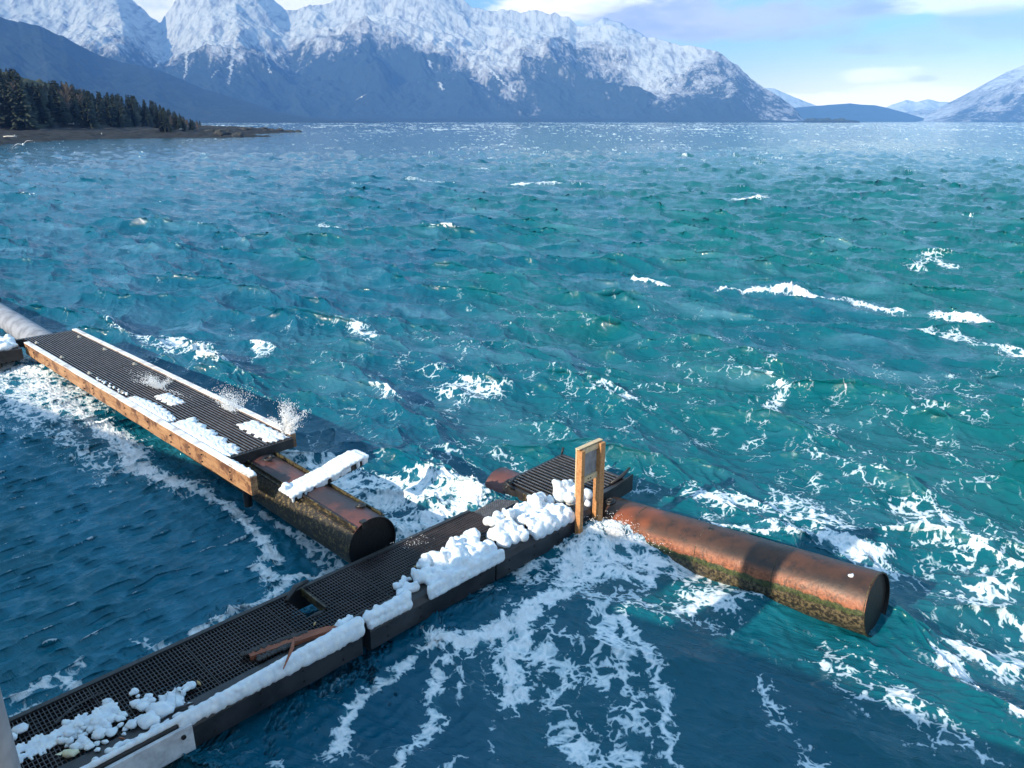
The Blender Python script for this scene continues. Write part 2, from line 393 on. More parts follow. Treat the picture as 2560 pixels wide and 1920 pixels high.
    body = g.mix(g.step(g.m('ADD', g.noise(g.scale(pos, (.09, .05, 0)), 1.0, 3.0), g.m('MULTIPLY', g.n('ShaderNodeSeparateXYZ', None, Vector=pos).outputs[0], .010)), .30, .70), c4((.0012, .084, .150)), c4((.002, .108, .130)))
    air = g.m('MULTIPLY', g.step(D_, .45, 1.0), .75)
    body = g.mix(air, body, c4((.035, .20, .26)))
    ca_ = g.n('ShaderNodeVectorMath', {'operation': 'DOT_PRODUCT'}, i0=pos, i1=(.87 * .13, -.5 * .13, 0)).outputs['Value']
    cb_ = g.n('ShaderNodeVectorMath', {'operation': 'DOT_PRODUCT'}, i0=pos, i1=(.5 * .75, .87 * .75, 0)).outputs['Value']
    wr = g.n('ShaderNodeCombineXYZ', None, X=ca_, Y=cb_, Z=0.0).outputs[0]
    film_sheen = g.m('MULTIPLY', g.step(g.noise(wr, .8, 8.0, .64, .5), .48, .74), g.m('MULTIPLY', attr(g, 'open_sea'), .40))
    body = g.mix(film_sheen, body, c4((.15, .32, .46)))  # pale streaks: thin foam film plus sky reflection painted into the water colour
    body = g.mix(attr(g, 'lee_brighten'), body, c4((.012, .180, .280)))  # sheltered water in shade brightened through its own colour
    fcol = g.mix(g.m('MULTIPLY', thick, g.m('ADD', .65, g.m('MULTIPLY', g.noise(pos, 7.0, 5.0), .6))), c4((.36, .52, .60)), c4((.88, .90, .92)))
    g.set(pb.inputs['Base Color'], g.mix(fo, body, fcol))
    g.set(pb.inputs['Roughness'], g.m('ADD', .07, g.m('MULTIPLY', fo, .6)))
    pb.inputs['IOR'].default_value = 1.333
    ra = g.n('ShaderNodeVectorMath', {'operation': 'DOT_PRODUCT'}, i0=pos, i1=(.87 * 1.5, -.5 * 1.5, 0)).outputs['Value']
    rb = g.n('ShaderNodeVectorMath', {'operation': 'DOT_PRODUCT'}, i0=pos, i1=(.5 * 4.6, .87 * 4.6, 0)).outputs['Value']
    b1 = g.noise(g.n('ShaderNodeCombineXYZ', None, X=ra, Y=rb, Z=0.0).outputs[0], 1.0, 6.0, .62, .6); b2 = g.noise(pos, .5, 4.0, .6)
    nrm = g.bump(b1, .9, .08); nrm = g.bump(b2, .5, .25, nrm)
    la = g.n('ShaderNodeVectorMath', {'operation': 'DOT_PRODUCT'}, i0=pos, i1=(.707 * .9, .707 * .9, 0)).outputs['Value']
    lb = g.n('ShaderNodeVectorMath', {'operation': 'DOT_PRODUCT'}, i0=pos, i1=(.707 * 6.5, -.707 * 6.5, 0)).outputs['Value']
    b4 = g.noise(g.n('ShaderNodeCombineXYZ', None, X=la, Y=lb, Z=0.0).outputs[0], 1.0, 4.0, .55, .5)
    nrm = g.bump(g.m('MULTIPLY', b4, attr(g, 'lee_brighten')), 1.0, .11, nrm)
    nrm = g.bump(g.m('ADD', fo, g.m('MULTIPLY', g.noise(pos, 14.0, 3.0), g.m('MULTIPLY', fo, .8))), .5, .02, nrm)
    g.set(pb.inputs['Normal'], nrm)
    o = mesh_np("water", co, gridfaces(nr, nc), m, {'foam': D, 'lee_brighten': lee * (.62 + .25 * n1), 'open_sea': (1 - .7 * front) * (.35 + .65 * sm(dist, 13, 32))})
    return tag(o, kind='structure')
water()

# ------------------------------------------------------------------ far land
def mountain_mat():
    m, g, pb = newmat("mountain_ground")
    s = attr(g, 'snow'); rk = attr(g, 'rock')
    pos = g.n('ShaderNodeNewGeometry').outputs['Position']
    n = g.noise(g.scale(pos, (.0075, .0022, .004)), 1.0, 8.0, .62)
    s2 = g.step(g.m('ADD', s, g.m('MULTIPLY', g.m('SUBTRACT', n, .5), .9)), .36, .66)
    forest = g.mix(g.noise(pos, .02, 6.0, .7), c4((.010, .022, .026)), c4((.026, .044, .046)))
    rock = g.mix(g.noise(pos, .008, 6.0, .7), c4((.16, .16, .19)), c4((.34, .34, .38)))
    base = g.mix(rk, forest, rock)
    g.set(pb.inputs['Base Color'], g.mix(s2, base, g.mix(g.step(g.noise(g.scale(pos, (.022, .0045, .008)), 1.0, 5.0, .65, .4), .44, .70), c4((.40, .42, .47)), c4((.14, .15, .21)))))
    pb.inputs['Roughness'].default_value = .9; pb.inputs['Specular IOR Level'].default_value = .1
    g.set(pb.inputs['Normal'], g.bump(n, .55, 25.0))
    return m
MM = mountain_mat()
def interp(pts, x): 
    p = np.array(pts, float); return np.interp(x, p[:, 0], p[:, 1])
def land(name, sky_pts, d0, d1, snow_pts=None, soft=40, rough=1.0, seed=0, nt_=170, step=2.5, power=1.0, gully=1.0, streaks=()):
    xs = np.arange(sky_pts[0][0], sky_pts[-1][0] + .1, step); nc = len(xs)
    a = np.array([azel(x, 303)[0] for x in xs])
    ys = interp(sky_pts, xs)
    rel = np.array([math.tan(azel(x, y)[1]) for x, y in zip(xs, ys)])
    d0a = d0 if np.isscalar(d0) else interp(d0, xs); d1a = d1 if np.isscalar(d1) else interp(d1, xs)
    d0a = d0a * np.ones(nc); d1a = d1a * np.ones(nc)
    small = samp(NZ, xs * 1.0, xs * 0 + seed * 40, 2600) * .030 * rough
    top = np.maximum(EYE + d1a * rel, .5)
    t = np.concatenate([np.linspace(0, 1, nt_), [1.03, 1.10, 1.25, 1.5]])[:, None]
    d = d0a + (d1a - d0a) * t
    prof = np.where(t <= 1, np.clip(t, 0, 1) ** power, np.clip(1 - (t - 1) * 2.0, 0, 1))
    A = a[None, :] * np.ones_like(t)
    cross = A * 6500
    wx = 260 * samp(NZS, cross, d, 5000)
    gl = 1 - np.abs(samp(NZS, cross + wx, d * .40 + seed * 97, 5200)); gl2 = 1 - np.abs(samp(NZS, cross + wx * .7 + .25 * d, d * .55 + seed * 31, 2600))
    gl3 = samp(NZ, cross, d * .8 + seed, 1700)
    env = np.sin(np.clip(t, 0, 1) * np.pi) ** .7 * .85 + .03 * (t <= 1)
    hz = top[None, :] * prof * (1 + small[None, :] * np.clip(t, 0, 1) ** 12) + env * rough * np.minimum(top[None, :], 900) * (.15 * gully * gl + .07 * gully * gl2 + .030 * samp(NZM, cross, d * .7 + seed * 11, 2300) - .05 * np.abs(samp(NZM, cross + .5 * d, d * .45 + seed * 7, 2900)) - .12 * gully)
    hz = np.where(t <= 0.001, -2.0, hz)
    Z = hz
    X = d * np.sin(A); Y = d * np.cos(A)
    # appearance, in terms of height and hollows
    if snow_pts is not None:
        sl = np.array([math.tan(azel(x, y)[1]) for x, y in zip(xs, interp(snow_pts, xs))]) * d1a * .93
        wob = 90 * samp(NZ2, cross, d * .6, 1500) - 150 * (gl - .4) - 70 * (gl2 - .4)
        snow = sm(Z - sl[None, :] + wob, -soft, soft * 2.6) * .97
        snow = np.clip(snow - .30 * sm(gl3, .6, 2.0) * sm(Z - sl[None, :], soft * 8, soft * 3), 0, 1)
        rk = sm(Z - sl[None, :] + wob, -soft * 1.6, soft * .4)
        e = (Z - EYE) / d
        for (sx0, sy0, sx1, sy1, wd) in streaks:
            e0, e1 = math.tan(azel(sx0, sy0)[1]), math.tan(azel(sx1, sy1)[1])
            q = np.clip((e - e0) / (e1 - e0), 0, 1)
            cx_ = sx0 + (sx1 - sx0) * q + 3 * samp(NZ2, e * 9000, e * 0 + sx0, 300)
            ok = (e > min(e0, e1)) & (e < max(e0, e1))
            snow = np.maximum(snow, ok * np.exp(-((xs[None, :] - cx_) / (wd * (1.25 - q * .7))) ** 2))
    else:
        snow = np.zeros_like(Z); rk = np.zeros_like(Z)
    co = np.stack([X, Y, Z], -1).reshape(-1, 3)
    o = mesh_np(name, co, gridfaces(len(t), nc)[:, ::-1], MM, {'snow': snow, 'rock': rk})
    return tag(o, kind='structure')
land("mountain", [(-420, -70), (-200, -90), (0, 8), (80, 10), (170, -8), (260, -40), (340, -36), (380, 20), (431, 66), (460, 36), (498, 0), (560, -60), (620, -64), (690, -12), (741, 35), (790, 18), (856, -2), (930, -60), (1010, -74),
     (1090, -46), (1180, 2), (1230, 8), (1280, 6), (1318, 14), (1384, 29), (1419, 40), (1436, 60), (1460, 62), (1520, 70), (1581, 86), (1650, 101), (1708, 113), (1783, 136), (1836, 171), (1864, 197), (1905, 226), (1945, 246), (1980, 269), (2009, 300), (2020, 303.2)],
     [(-420, 6500), (900, 6200), (1700, 5600), (2010, 5900)], [(-420, 9000), (431, 9000), (900, 8800), (1436, 8000), (2010, 6300)],
     [(-420, 150), (380, 150), (431, 175), (520, 165), (640, 150), (800, 130), (950, 120), (1060, 150), (1180, 165), (1290, 185), (1400, 160), (1470, 165), (1560, 175), (1650, 200), (1740, 160), (1800, 176), (1850, 205), (1880, 225), (2020, 240)],
     soft=75, rough=1.0, seed=1, nt_=300, streaks=((500, 90, 474, 200, 4), (610, 90, 582, 212, 5), (672, 80, 686, 186, 3.5), (1180, 135, 1290, 232, 5), (1040, 40, 1180, 135, 7), (1075, 150, 1082, 172, 4), (420, 150, 402, 170, 4), (560, 175, 545, 195, 3), (1100, 205, 1112, 225, 3)))
land("snowy_mountain", [(1425, 120), (1459, 58), (1485, 50), (1506, 43), (1529, 52), (1581, 81), (1640, 110), (1690, 150)], 8800, 10300, [(1425, 180), (1690, 180)], soft=60, seed=2, nt_=90)
land("mountain_ridge", [(1860, 240), (1880, 224), (1902, 222), (1928, 223), (1963, 237), (2000, 252), (2032, 263), (2090, 285), (2130, 303)], 9500, 11200, [(1860, 268), (2130, 285)], soft=60, seed=3, nt_=60, rough=.6)
land("golden_mountain", [(2170, 300), (2209, 269), (2235, 258), (2258, 249), (2283, 256), (2310, 249), (2340, 256), (2362, 255), (2400, 270), (2440, 300)], 9800, 11300, [(2170, 285), (2440, 290)], soft=60, seed=4, nt_=70, rough=.8)
land("low_hill", [(1940, 303), (1983, 270), (2026, 266), (2070, 263), (2119, 259), (2150, 262), (2183, 263), (2220, 271), (2258, 281), (2321, 300), (2340, 303)], 8200, 9000, None, seed=5, nt_=60, rough=.5)
land("far_mountain", [(2290, 303), (2310, 290), (2350, 266), (2408, 231), (2472, 194), (2524, 174), (2560, 162), (2680, 120), (2850, 60), (3150, 40)], 7300, 9400, [(2290, 255), (2420, 236), (2560, 235), (3150, 220)], soft=80, seed=6, nt_=140)
land("forested_hill", [(-420, -20), (-200, -5), (0, 29), (43, 45), (90, 66), (121, 72), (140, 72), (168, 88), (195, 98), (214, 112), (250, 130), (300, 152), (405, 174), (520, 226), (637, 260), (694, 278), (760, 292), (860, 299), (960, 303)], 4000, 5600,
     None, seed=7, nt_=120, rough=.7, gully=.6)
land("islet", [(2006, 303), (2020, 299), (2035, 296.5), (2066, 296), (2080, 298.5), (2110, 299), (2140, 301), (2150, 303.3)], 4600, 4720, None, seed=8, nt_=20, rough=.4, step=1.0)
land("shore_flat", [(640, 303.3), (700, 300), (760, 297), (900, 296), (1100, 297), (1300, 296), (1600, 297.5), (1900, 299), (2010, 303.2)], 5300, 5600, None, seed=9, nt_=16, rough=.3)

# ------------------------------------------------------------------ the wooded point on the left
WL = [(-700, 60), (-330, 150), (-215, 215), (-165, 259), (-178, 300), (-183, 331), (-163, 362), (-135, 380), (-122, 402), (-140, 418), (-168, 440), (-150, 500), (-154, 560), (-160, 590), (-190, 600), (-260, 610), (-420, 680), (-700, 760)]
def shore_dist(x, y):
    x = np.asarray(x, float); y = np.asarray(y, float)
    best = np.full(x.shape, 1e9); inside = np.zeros(x.shape, bool)
    n = len(WL)
    poly = WL + [(-900, 760), (-900, 60)]
    for i in range(len(poly)):
        a = np.array(poly[i], float); c = np.array(poly[(i + 1) % len(poly)], float)
        if i < n - 1:
            e = c - a; t = np.clip(((x - a[0]) * e[0] + (y - a[1]) * e[1]) / (e @ e), 0, 1)
            best = np.minimum(best, np.hypot(x - a[0] - t * e[0], y - a[1] - t * e[1]))
        cr = ((a[1] > y) != (c[1] > y)) & (x < (c[0] - a[0]) * (y - a[1]) / (c[1] - a[1] + 1e-9) + a[0])
        inside ^= cr
    return np.where(inside, best, -best)
def ground_z(x, y):
    d = shore_dist(x, y) + 2.5 * samp(NZ2, x, y, 60)
    z = np.where(d > 0, 5.4 * (1 - np.exp(-np.clip(d, 0, 999) / 34)), d * .15)
    z += .34 * np.clip(d - 50, 0, 130) * sm(x / np.maximum(y, 1), -.38, -.58)
    return z + .22 * samp(NZ2, x, y, 17) * sm(d, -2, 6) + .16 * samp(NZ2, y, x, 6) * sm(d, -2, 6)
gx, gy = np.arange(-520, -95, 1.6), np.arange(180, 720, 2.0)
GX, GY = np.meshgrid(gx, gy)
m, g, pb = newmat("beach_ground")
pos = g.n('ShaderNodeNewGeometry').outputs['Position']; zz = g.n('ShaderNodeSeparateXYZ', None, Vector=pos).outputs[2]
nn_ = g.noise(pos, .25, 7.0, .7)
lvl = g.m('ADD', zz, g.m('MULTIPLY', g.m('SUBTRACT', nn_, .5), 2.4))
grav = g.mix(nn_, c4((.010, .010, .011)), c4((.036, .031, .026)))
weed = g.mix(g.noise(pos, .8, 4.0), c4((.003, .004, .005)), c4((.012, .012, .011)))
colr = g.mix(g.step(lvl, 3.2, 4.4), weed, grav)
colr = g.mix(g.step(lvl, 5.2, 6.0), colr, c4((.05, .055, .03)))
g.set(pb.inputs['Base Color'], colr); pb.inputs['Roughness'].default_value = .85
g.set(pb.inputs['Normal'], g.bump(nn_, .8, .8))
tag(mesh_np("beach", np.stack([GX, GY, ground_z(GX, GY)], -1).reshape(-1, 3), gridfaces(len(gy), len(gx)), m), kind='structure')

def simple(name, c1, c2, scale, rough=.8, bump=.3, bd=.02, detail=5.0, stretch=(1, 1, 1), spec=.5):
    m, g, pb = newmat(name)
    pos = g.scale(g.n('ShaderNodeTexCoord').outputs['Object'], stretch)
    n = g.noise(pos, scale, detail, .65)
    g.set(pb.inputs['Base Color'], g.mix(g.step(n, .3, .7), c4(c1), c4(c2)))
    pb.inputs['Roughness'].default_value = rough; pb.inputs['Specular IOR Level'].default_value = spec
    if bump: g.set(pb.inputs['Normal'], g.bump(n, bump, bd))
    return m
M_needle = simple("conifer_needles", (.008, .018, .011), (.034, .050, .026), .35, .8, 0)
M_bark = simple("tree_bark", (.05, .04, .03), (.12, .10, .08), 2, .9)
M_twig = simple("bare_twigs", (.10, .075, .055), (.24, .18, .13), .4, .9, 0)
def conifer_mesh(seed, slim):
    r = random.Random(seed); cr = MB(); H = 1.0
    for k in range(46):
        f = .10 + .90 * (k + r.random()) / 46
        if r.random() < .10: continue
        L = (1 - f) ** .8 * slim * r.uniform(.55, 1.25) + .012
        n = 8 if f < .75 else 6
        for j in range(n):
            a = r.uniform(0, 2 * math.pi); l = L * r.uniform(.6, 1.2); dr = r.uniform(.15, .5)
            d = Vector((math.cos(a), math.sin(a), 0)); p = Vector((-d.y, d.x, 0))
            for s in range(3):
                s0, s1 = s / 3, (s + 1) / 3
                wd = .016 + .05 * (1 - s0) * slim * r.uniform(.6, 1.5)
                b0 = d * l * s0; b1 = d * l * s1 * 1.05
                z0 = f - dr * l * s0 ; z1 = f - dr * l * s1 + r.uniform(-.012, .012)
                cr.add([b0 - p * wd + Vector((0, 0, z0 - .008)), b1 - p * wd * .5 + Vector((0, 0, z1 - .016)), b1 + p * wd * .5 + Vector((0, 0, z1)), b0 + p * wd + Vector((0, 0, z0 + .008))], [(0, 1, 2, 3)])
    tr = MB(); tr.tube([(0, 0, -.05), (0, 0, .5), (0, 0, 1.0)], [.018, .011, .002], 6)
    return cr, tr
def bare_mesh(seed):
    r = random.Random(seed); tr = MB(); cr = MB()
    tr.tube([(0, 0, -.05), (r.uniform(-.02, .02), 0, .35), (r.uniform(-.04, .04), r.uniform(-.03, .03), .75)], [.018, .013, .006], 5)
    for k in range(26):
        f = r.uniform(.22, .78); a = r.uniform(0, 6.28); l = r.uniform(.12, .28)
        p0 = Vector((0, 0, f)); p1 = p0 + Vector((math.cos(a) * l * .6, math.sin(a) * l * .6, l * .9))
        cr.tube([p0, p1], [.006, .003], 3, False)
        for j in range(9):
            q = p0.lerp(p1, r.uniform(.3, 1)); b = r.uniform(0, 6.28); s = r.uniform(.05, .13)
            e = q + Vector((math.cos(b) * s * .6, math.sin(b) * s * .6, s * .9))
            cr.tube([q, e], [.0035, .0018], 3, False)
    return cr, tr
protos = {}
def tree(kind, var, x, y, h, label, group, cat):
    key = (kind, var)
    if key not in protos:
        cr, tr = (conifer_mesh(var * 7 + 1, (.22, .26, .18, .28)[var]) if kind == 'conifer' else bare_mesh(var + 50))
        protos[key] = (cr.build('crown', M_needle if kind == 'conifer' else M_twig, None, recalc=False), tr.build('trunk', M_bark))
        for p in protos[key]: COL.objects.unlink(p)
    o = thing('conifer' if kind == 'conifer' else 'bare_tree', label, cat, (x, y, float(ground_z(np.array([x]), np.array([y]))[0]) - .2), group)
    o.scale = (h * random.uniform(1.1, 1.5), h * random.uniform(1.1, 1.5), h); o.rotation_euler.z = random.uniform(0, 6.28)
    for p in protos[key]:
        c = p.copy(); COL.objects.link(c); c.parent = o
    return o
random.seed(5)
TOPS = [(-420, 60), (-120, 110), (0, 142), (25, 165), (60, 172), (85, 205), (150, 200), (185, 204), (230, 225), (300, 232), (360, 240), (410, 262), (450, 282), (480, 298), (530, 304)]
spots = []
tries = 0
while len(spots) < 320 and tries < 20000:
    tries += 1
    px = random.uniform(-50, 500); a = azel(px, 303)[0]; d = random.uniform(330, 640)
    x, y = d * math.sin(a), d * math.cos(a)
    sd = float(shore_dist(np.array([x]), np.array([y]))[0])
    if sd < 40 + 14 * random.random() - 26 * (px > 400): continue
    gz = float(ground_z(np.array([x]), np.array([y]))[0])
    top = EYE + d * math.tan(azel(px, float(interp(TOPS, px)))[1])
    h = top - gz
    if h < 3: continue
    h = min(h, 27) * random.choice([1.0, .93, .85, .76, .66])
    if any((x - q[0]) ** 2 + (y - q[1]) ** 2 < (2.8 if px > 400 else 3.6) ** 2 for q in spots): continue
    spots.append((x, y, h, px))
for (x, y, h, px) in spots:
    if px > 400 and random.random() < .15:
        tree('bare', random.randrange(3), x, y, h * .9, 'pale bare tree at the thin right end of the wooded point', 'bare trees on the wooded point', 'bare tree')
    elif random.random() < .06:
        tree('bare', random.randrange(3), x, y, h * .95, 'brown leafless tree among the dark conifers above the beach', 'bare trees among the conifers', 'bare tree')
    else:
        tree('conifer', random.choice([0, 1, 2, 3]), x, y, h, 'dark green conifer in the dense wood above the beach on the left', 'conifers on the wooded point', 'conifer')
# driftwood and rocks lying on the beach
M_drift = simple("driftwood_bleached", (.45, .42, .38), (.70, .66, .6), 4, .85)
M_rockd = simple("shore_rock", (.010, .012, .012), (.05, .05, .045), .8, .8)
for i, (px, py, L, lab) in enumerate(((25, 343, 4.5, 'long white drift log low on the beach at the far left'), (178, 311, 3.2, 'white drift log at the foot of the wood'), (310, 312, 3.0, 'pale drift log right of the middle of the upper beach'), (252, 337, 1.2, 'small white drift log halfway down the beach'), (455, 324, 3.0, 'thin pale drift log near the right end of the beach'))):
    best = None
    for d in np.arange(240, 620, 1.0):
        r_ = ray(px, py); k = d / math.hypot(r_[0], r_[1]); x, y, z = r_[0] * k, r_[1] * k, EYE + r_[2] * k
        if z <= float(ground_z(np.array([x]), np.array([y]))[0]) + .1: best = (x, y, z); break
    if best is None: continue
    b = MB(); r_ = random.Random(i); a = r_.uniform(-.3, .3); dv = Vector((math.cos(a), math.sin(a), .02)); p = Vector(best) + Vector((0, 0, .25))
    b.tube([p - dv * L * .5, p - dv * L * .2 + Vector((0, .1, .08)), p + dv * L * .2, p + dv * L * .5], [.16, .24, .26, .2], 8)
    b.tube([p + dv * L * .3, p + dv * L * .38 + Vector((.2, 0, .7))], [.12, .05], 6)
    tag(b.build('drift_log', M_drift, None, True), lab, 'log', 'drift logs on the beach')
def lump(b, c, r, seed, sq=.6, n=2):
    rr = random.Random(seed); bm = bmesh.new(); bmesh.ops.create_icosphere(bm, subdivisions=n, radius=1)
    ox, oy = rr.uniform(0, 99), rr.uniform(0, 99)
    vs = []
    for v in bm.verts:
        k = 1 + .22 * math.sin(v.co.x * 3 + ox) * math.cos(v.co.y * 3.7 + oy) + rr.uniform(-.09, .09)
        vs.append((c[0] + v.co.x * r[0] * k, c[1] + v.co.y * r[1] * k, c[2] + v.co.z * r[2] * k))
    b.add(vs, [tuple(v.index for v in f.verts) for f in bm.faces]); bm.free()
for i in range(34):
    rr = random.Random(100 + i); t = rr.random()
    x, y = (-158 + rr.uniform(-14, 6), 590 - t * 140) if i < 22 else (-128 + rr.uniform(-30, 3), 398 + rr.uniform(-14, 6))
    z = max(float(ground_z(np.array([x]), np.array([y]))[0]), 0)
    b = MB(); s = rr.uniform(.6, 2.0); lump(b, (x, y, z), (s * 1.6, s * 1.2, s * .8), i)
    tag(b.build('shore_rock', M_rockd, None), 'black rock at the tip of the low rocky point', 'rock', 'rocks at the tip of the point')
b = MB()
for i in range(9):
    az_ = azel(2020 + i * 12, 303)[0]; lump(b, (4680 * math.sin(az_), 4680 * math.cos(az_), 8), (22, 18, 12 + 5 * math.sin(i * 2.1)), i)
tag(b.build('island_wood', M_needle, None), 'dark clump of trees on the tiny islet off the headland', 'wood', None, 'stuff')

# ------------------------------------------------------------------ dock materials
def wood_mat(name, c1, c2, stain, sr=.55, along=(S2, -S2)):
    m, g, pb = newmat(name)
    pos = g.n('ShaderNodeNewGeometry').outputs['Position']
    al = g.n('ShaderNodeVectorMath', {'operation': 'DOT_PRODUCT'}, i0=pos, i1=(along[0], along[1], 0)).outputs['Value']
    ac = g.n('ShaderNodeVectorMath', {'operation': 'DOT_PRODUCT'}, i0=pos, i1=(along[1], -along[0], 0)).outputs['Value']
    zz = g.n('ShaderNodeSeparateXYZ', None, Vector=pos).outputs[2]
    v = g.n('ShaderNodeCombineXYZ', None, X=g.m('MULTIPLY', al, .5), Y=g.m('MULTIPLY', ac, 7.0), Z=g.m('MULTIPLY', zz, 7.0)).outputs[0]
    grain = g.noise(v, 3.0, 6.0, .65, 1.2)
    blot = g.noise(g.n('ShaderNodeCombineXYZ', None, X=g.m('MULTIPLY', al, 1.3), Y=ac, Z=g.m('MULTIPLY', zz, 1.5)).outputs[0], 1.6, 5.0, .7)
    col = g.mix(g.step(grain, .3, .7), c4(c1), c4(c2)); col = g.mix(g.m('MULTIPLY', g.step(blot, sr, sr + .14), .9), col, c4(stain))
    kn = g.n('ShaderNodeTexVoronoi', None, Vector=g.n('ShaderNodeCombineXYZ', None, X=al, Y=ac, Z=zz).outputs[0], Scale=2.4).outputs['Distance']
    col = g.mix(g.step(kn, .07, .03), col, c4((c1[0] * .25, c1[1] * .2, c1[2] * .2)))
    g.set(pb.inputs['Base Color'], col); g.set(pb.inputs['Roughness'], g.m('ADD', .45, g.m('MULTIPLY', grain, .3)))
    g.set(pb.inputs['Normal'], g.bump(grain, .4, .01))
    return m
M_beam = wood_mat("weathered_timber", (.25, .115, .05), (.46, .27, .14), (.09, .036, .02), .47)
M_post = wood_mat("new_timber", (.36, .15, .05), (.56, .29, .12), (.24, .085, .03), .6, (0.0, 1.0))
M_pale = wood_mat("pale_timber", (.52, .38, .22), (.70, .54, .34), (.40, .26, .14), .62)
M_grate = simple("dark_grating", (.014, .013, .015), (.060, .046, .046), 1.3, .24, .3, .003)
M_rib = simple('sheen_ribs', (.05, .053, .062), (.13, .135, .155), 9, .35, .2, .003)  # pale colour paints the sky's sheen on wet bar tops
M_black = simple("black_steel", (.010, .011, .013), (.035, .032, .032), 5, .45, .4, .006)
M_rubber = simple("black_fender", (.014, .016, .020), (.040, .040, .044), 3, .42, .35, .01, 5, (1, 1, 1))
M_galv = simple("galvanised_clip", (.25, .24, .22), (.55, .53, .48), 9, .5, .2, .003)
M_board = simple("frosted_board", (.42, .43, .46), (.72, .73, .76), 5, .7, .3, .006, 7)
M_panel = simple("grey_plywood", (.20, .20, .21), (.33, .33, .34), 6, .75, .1, .003)
def ice_mat():
    m, g, pb = newmat("white_ice")
    pos = g.n('ShaderNodeTexCoord').outputs['Object']
    n = g.noise(pos, 9.0, 5.0, .6); n2 = g.noise(pos, 40.0, 3.0, .6)
    g.set(pb.inputs['Base Color'], g.mix(g.step(n, .3, .7), c4((.66, .72, .79)), c4((.84, .86, .87))))
    pb.inputs['Roughness'].default_value = .42; pb.inputs['IOR'].default_value = 1.31
    pb.inputs['Subsurface Weight'].default_value = .35; pb.inputs['Subsurface Radius'].default_value = (.5, .8, 1.0); pb.inputs['Subsurface Scale'].default_value = .03
    g.set(pb.inputs['Normal'], g.bump(g.m('ADD', n, g.m('MULTIPLY', n2, .3)), .4, .02))
    return m
M_ice = ice_mat()
def frost_mat():
    m, g, pb = newmat("frost")
    pos = g.n('ShaderNodeNewGeometry').outputs['Position']
    n = g.noise(pos, 3.0, 6.0, .65)
    g.set(pb.inputs['Base Color'], g.mix(g.step(n, .32, .55), c4((.44, .40, .38)), c4((.80, .82, .86))))
    pb.inputs['Roughness'].default_value = .6
    g.set(pb.inputs['Normal'], g.bump(n, .5, .02))
    return m
M_frost = frost_mat()
def pipe_mat(name, kind):
    m, g, pb = newmat(name)
    val = attr(g, 'val')                                   # height round the pipe, -1 at the keel to 1 on top
    pos = g.n('ShaderNodeNewGeometry').outputs['Position']
    n = g.noise(pos, 2.2, 7.0, .68); nf = g.noise(pos, 16.0, 5.0, .65); nb = g.noise(pos, 1.1, 4.0, .6)
    hgt = g.m('ADD', val, g.m('MULTIPLY', g.m('SUBTRACT', n, .5), .30)); hgt = g.m('ADD', hgt, g.m('MULTIPLY', g.m('SUBTRACT', nf, .5), .16))
    if kind == 'rust':
        top = g.mix(g.step(nb, .36, .62), c4((.034, .020, .014)), c4((.085, .036, .020)))
        top = g.mix(g.step(g.noise(pos, 5.0, 8.0, .75), .46, .66), top, c4((.026, .016, .013)))
        band = g.mix(g.step(nf, .35, .65), g.mix(g.step(n, .42, .6), c4((.085, .030, .015)), c4((.20, .056, .024))), c4((.32, .105, .045)))
        col = g.mix(g.step(hgt, .66, .40), top, band)
        patch = g.step(g.noise(g.vm('ADD', pos, (3.1, 1.7, 0)), .75, 2.0), .60, .68)
        col = g.mix(g.m('MULTIPLY', patch, .55), col, c4((.34, .085, .028)))
        alg = g.mix(g.step(nf, .4, .6), c4((.022, .034, .010)), c4((.06, .075, .02)))
        col = g.mix(g.step(hgt, .24, .18), col, alg)
        barn = g.mix(g.step(nf, .42, .62), c4((.020, .016, .010)), c4((.15, .115, .06)))
        col = g.mix(g.step(hgt, .06, -.02), col, barn)
        wet = g.m('ADD', .30, g.m('MULTIPLY', n, .25)); bs = g.m('MULTIPLY', g.step(hgt, .6, -.2), .9)
    elif kind.startswith('mussel'):
        top = g.mix(g.step(nb, .40, .60), c4((.035, .026, .030)), c4((.12, .045, .038)))
        barn = g.mix(g.step(nf, .48, .70), c4((.014, .011, .008)), c4((.21, .155, .065)))
        col = g.mix(g.step(hgt, .80 if kind == 'mussel' else .1, .66 if kind == 'mussel' else -.1), top, barn)
        wet = g.m('ADD', .28, g.m('MULTIPLY', nf, .25)); bs = g.step(hgt, .85, .6)
    elif kind == 'frosted':
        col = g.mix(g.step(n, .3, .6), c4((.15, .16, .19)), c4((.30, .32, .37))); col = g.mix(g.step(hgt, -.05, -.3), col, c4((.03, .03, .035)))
        wet = .6; bs = .3
    else:
        col = g.mix(nf, c4((.003, .003, .004)), c4((.010, .009, .009))); wet = .5; bs = .5  # near-black colour paints the shade inside the pipes
    g.set(pb.inputs['Base Color'], col); g.set(pb.inputs['Roughness'], wet)
    hb = g.m('ADD', g.m('MULTIPLY', nf, .6), g.m('MULTIPLY', g.noise(pos, 45.0, 3.0, .6), .4))
    nrm = g.n('ShaderNodeBump', None, Distance=.035, Height=hb); g.set(nrm.inputs['Strength'], g.m('ADD', .22, g.m('MULTIPLY', bs, .6)))
    g.set(pb.inputs['Normal'], nrm.outputs[0])
    return m
M_rust = pipe_mat("rusty_pipe", 'rust'); M_mussel = pipe_mat("barnacled_pipe", 'mussel'); M_frostpipe = pipe_mat("frosted_pipe", 'frosted'); M_rusty2 = pipe_mat('dark_rusty_pipe', 'mussel2'); M_inside = pipe_mat("pipe_inside_shade", 'dark')
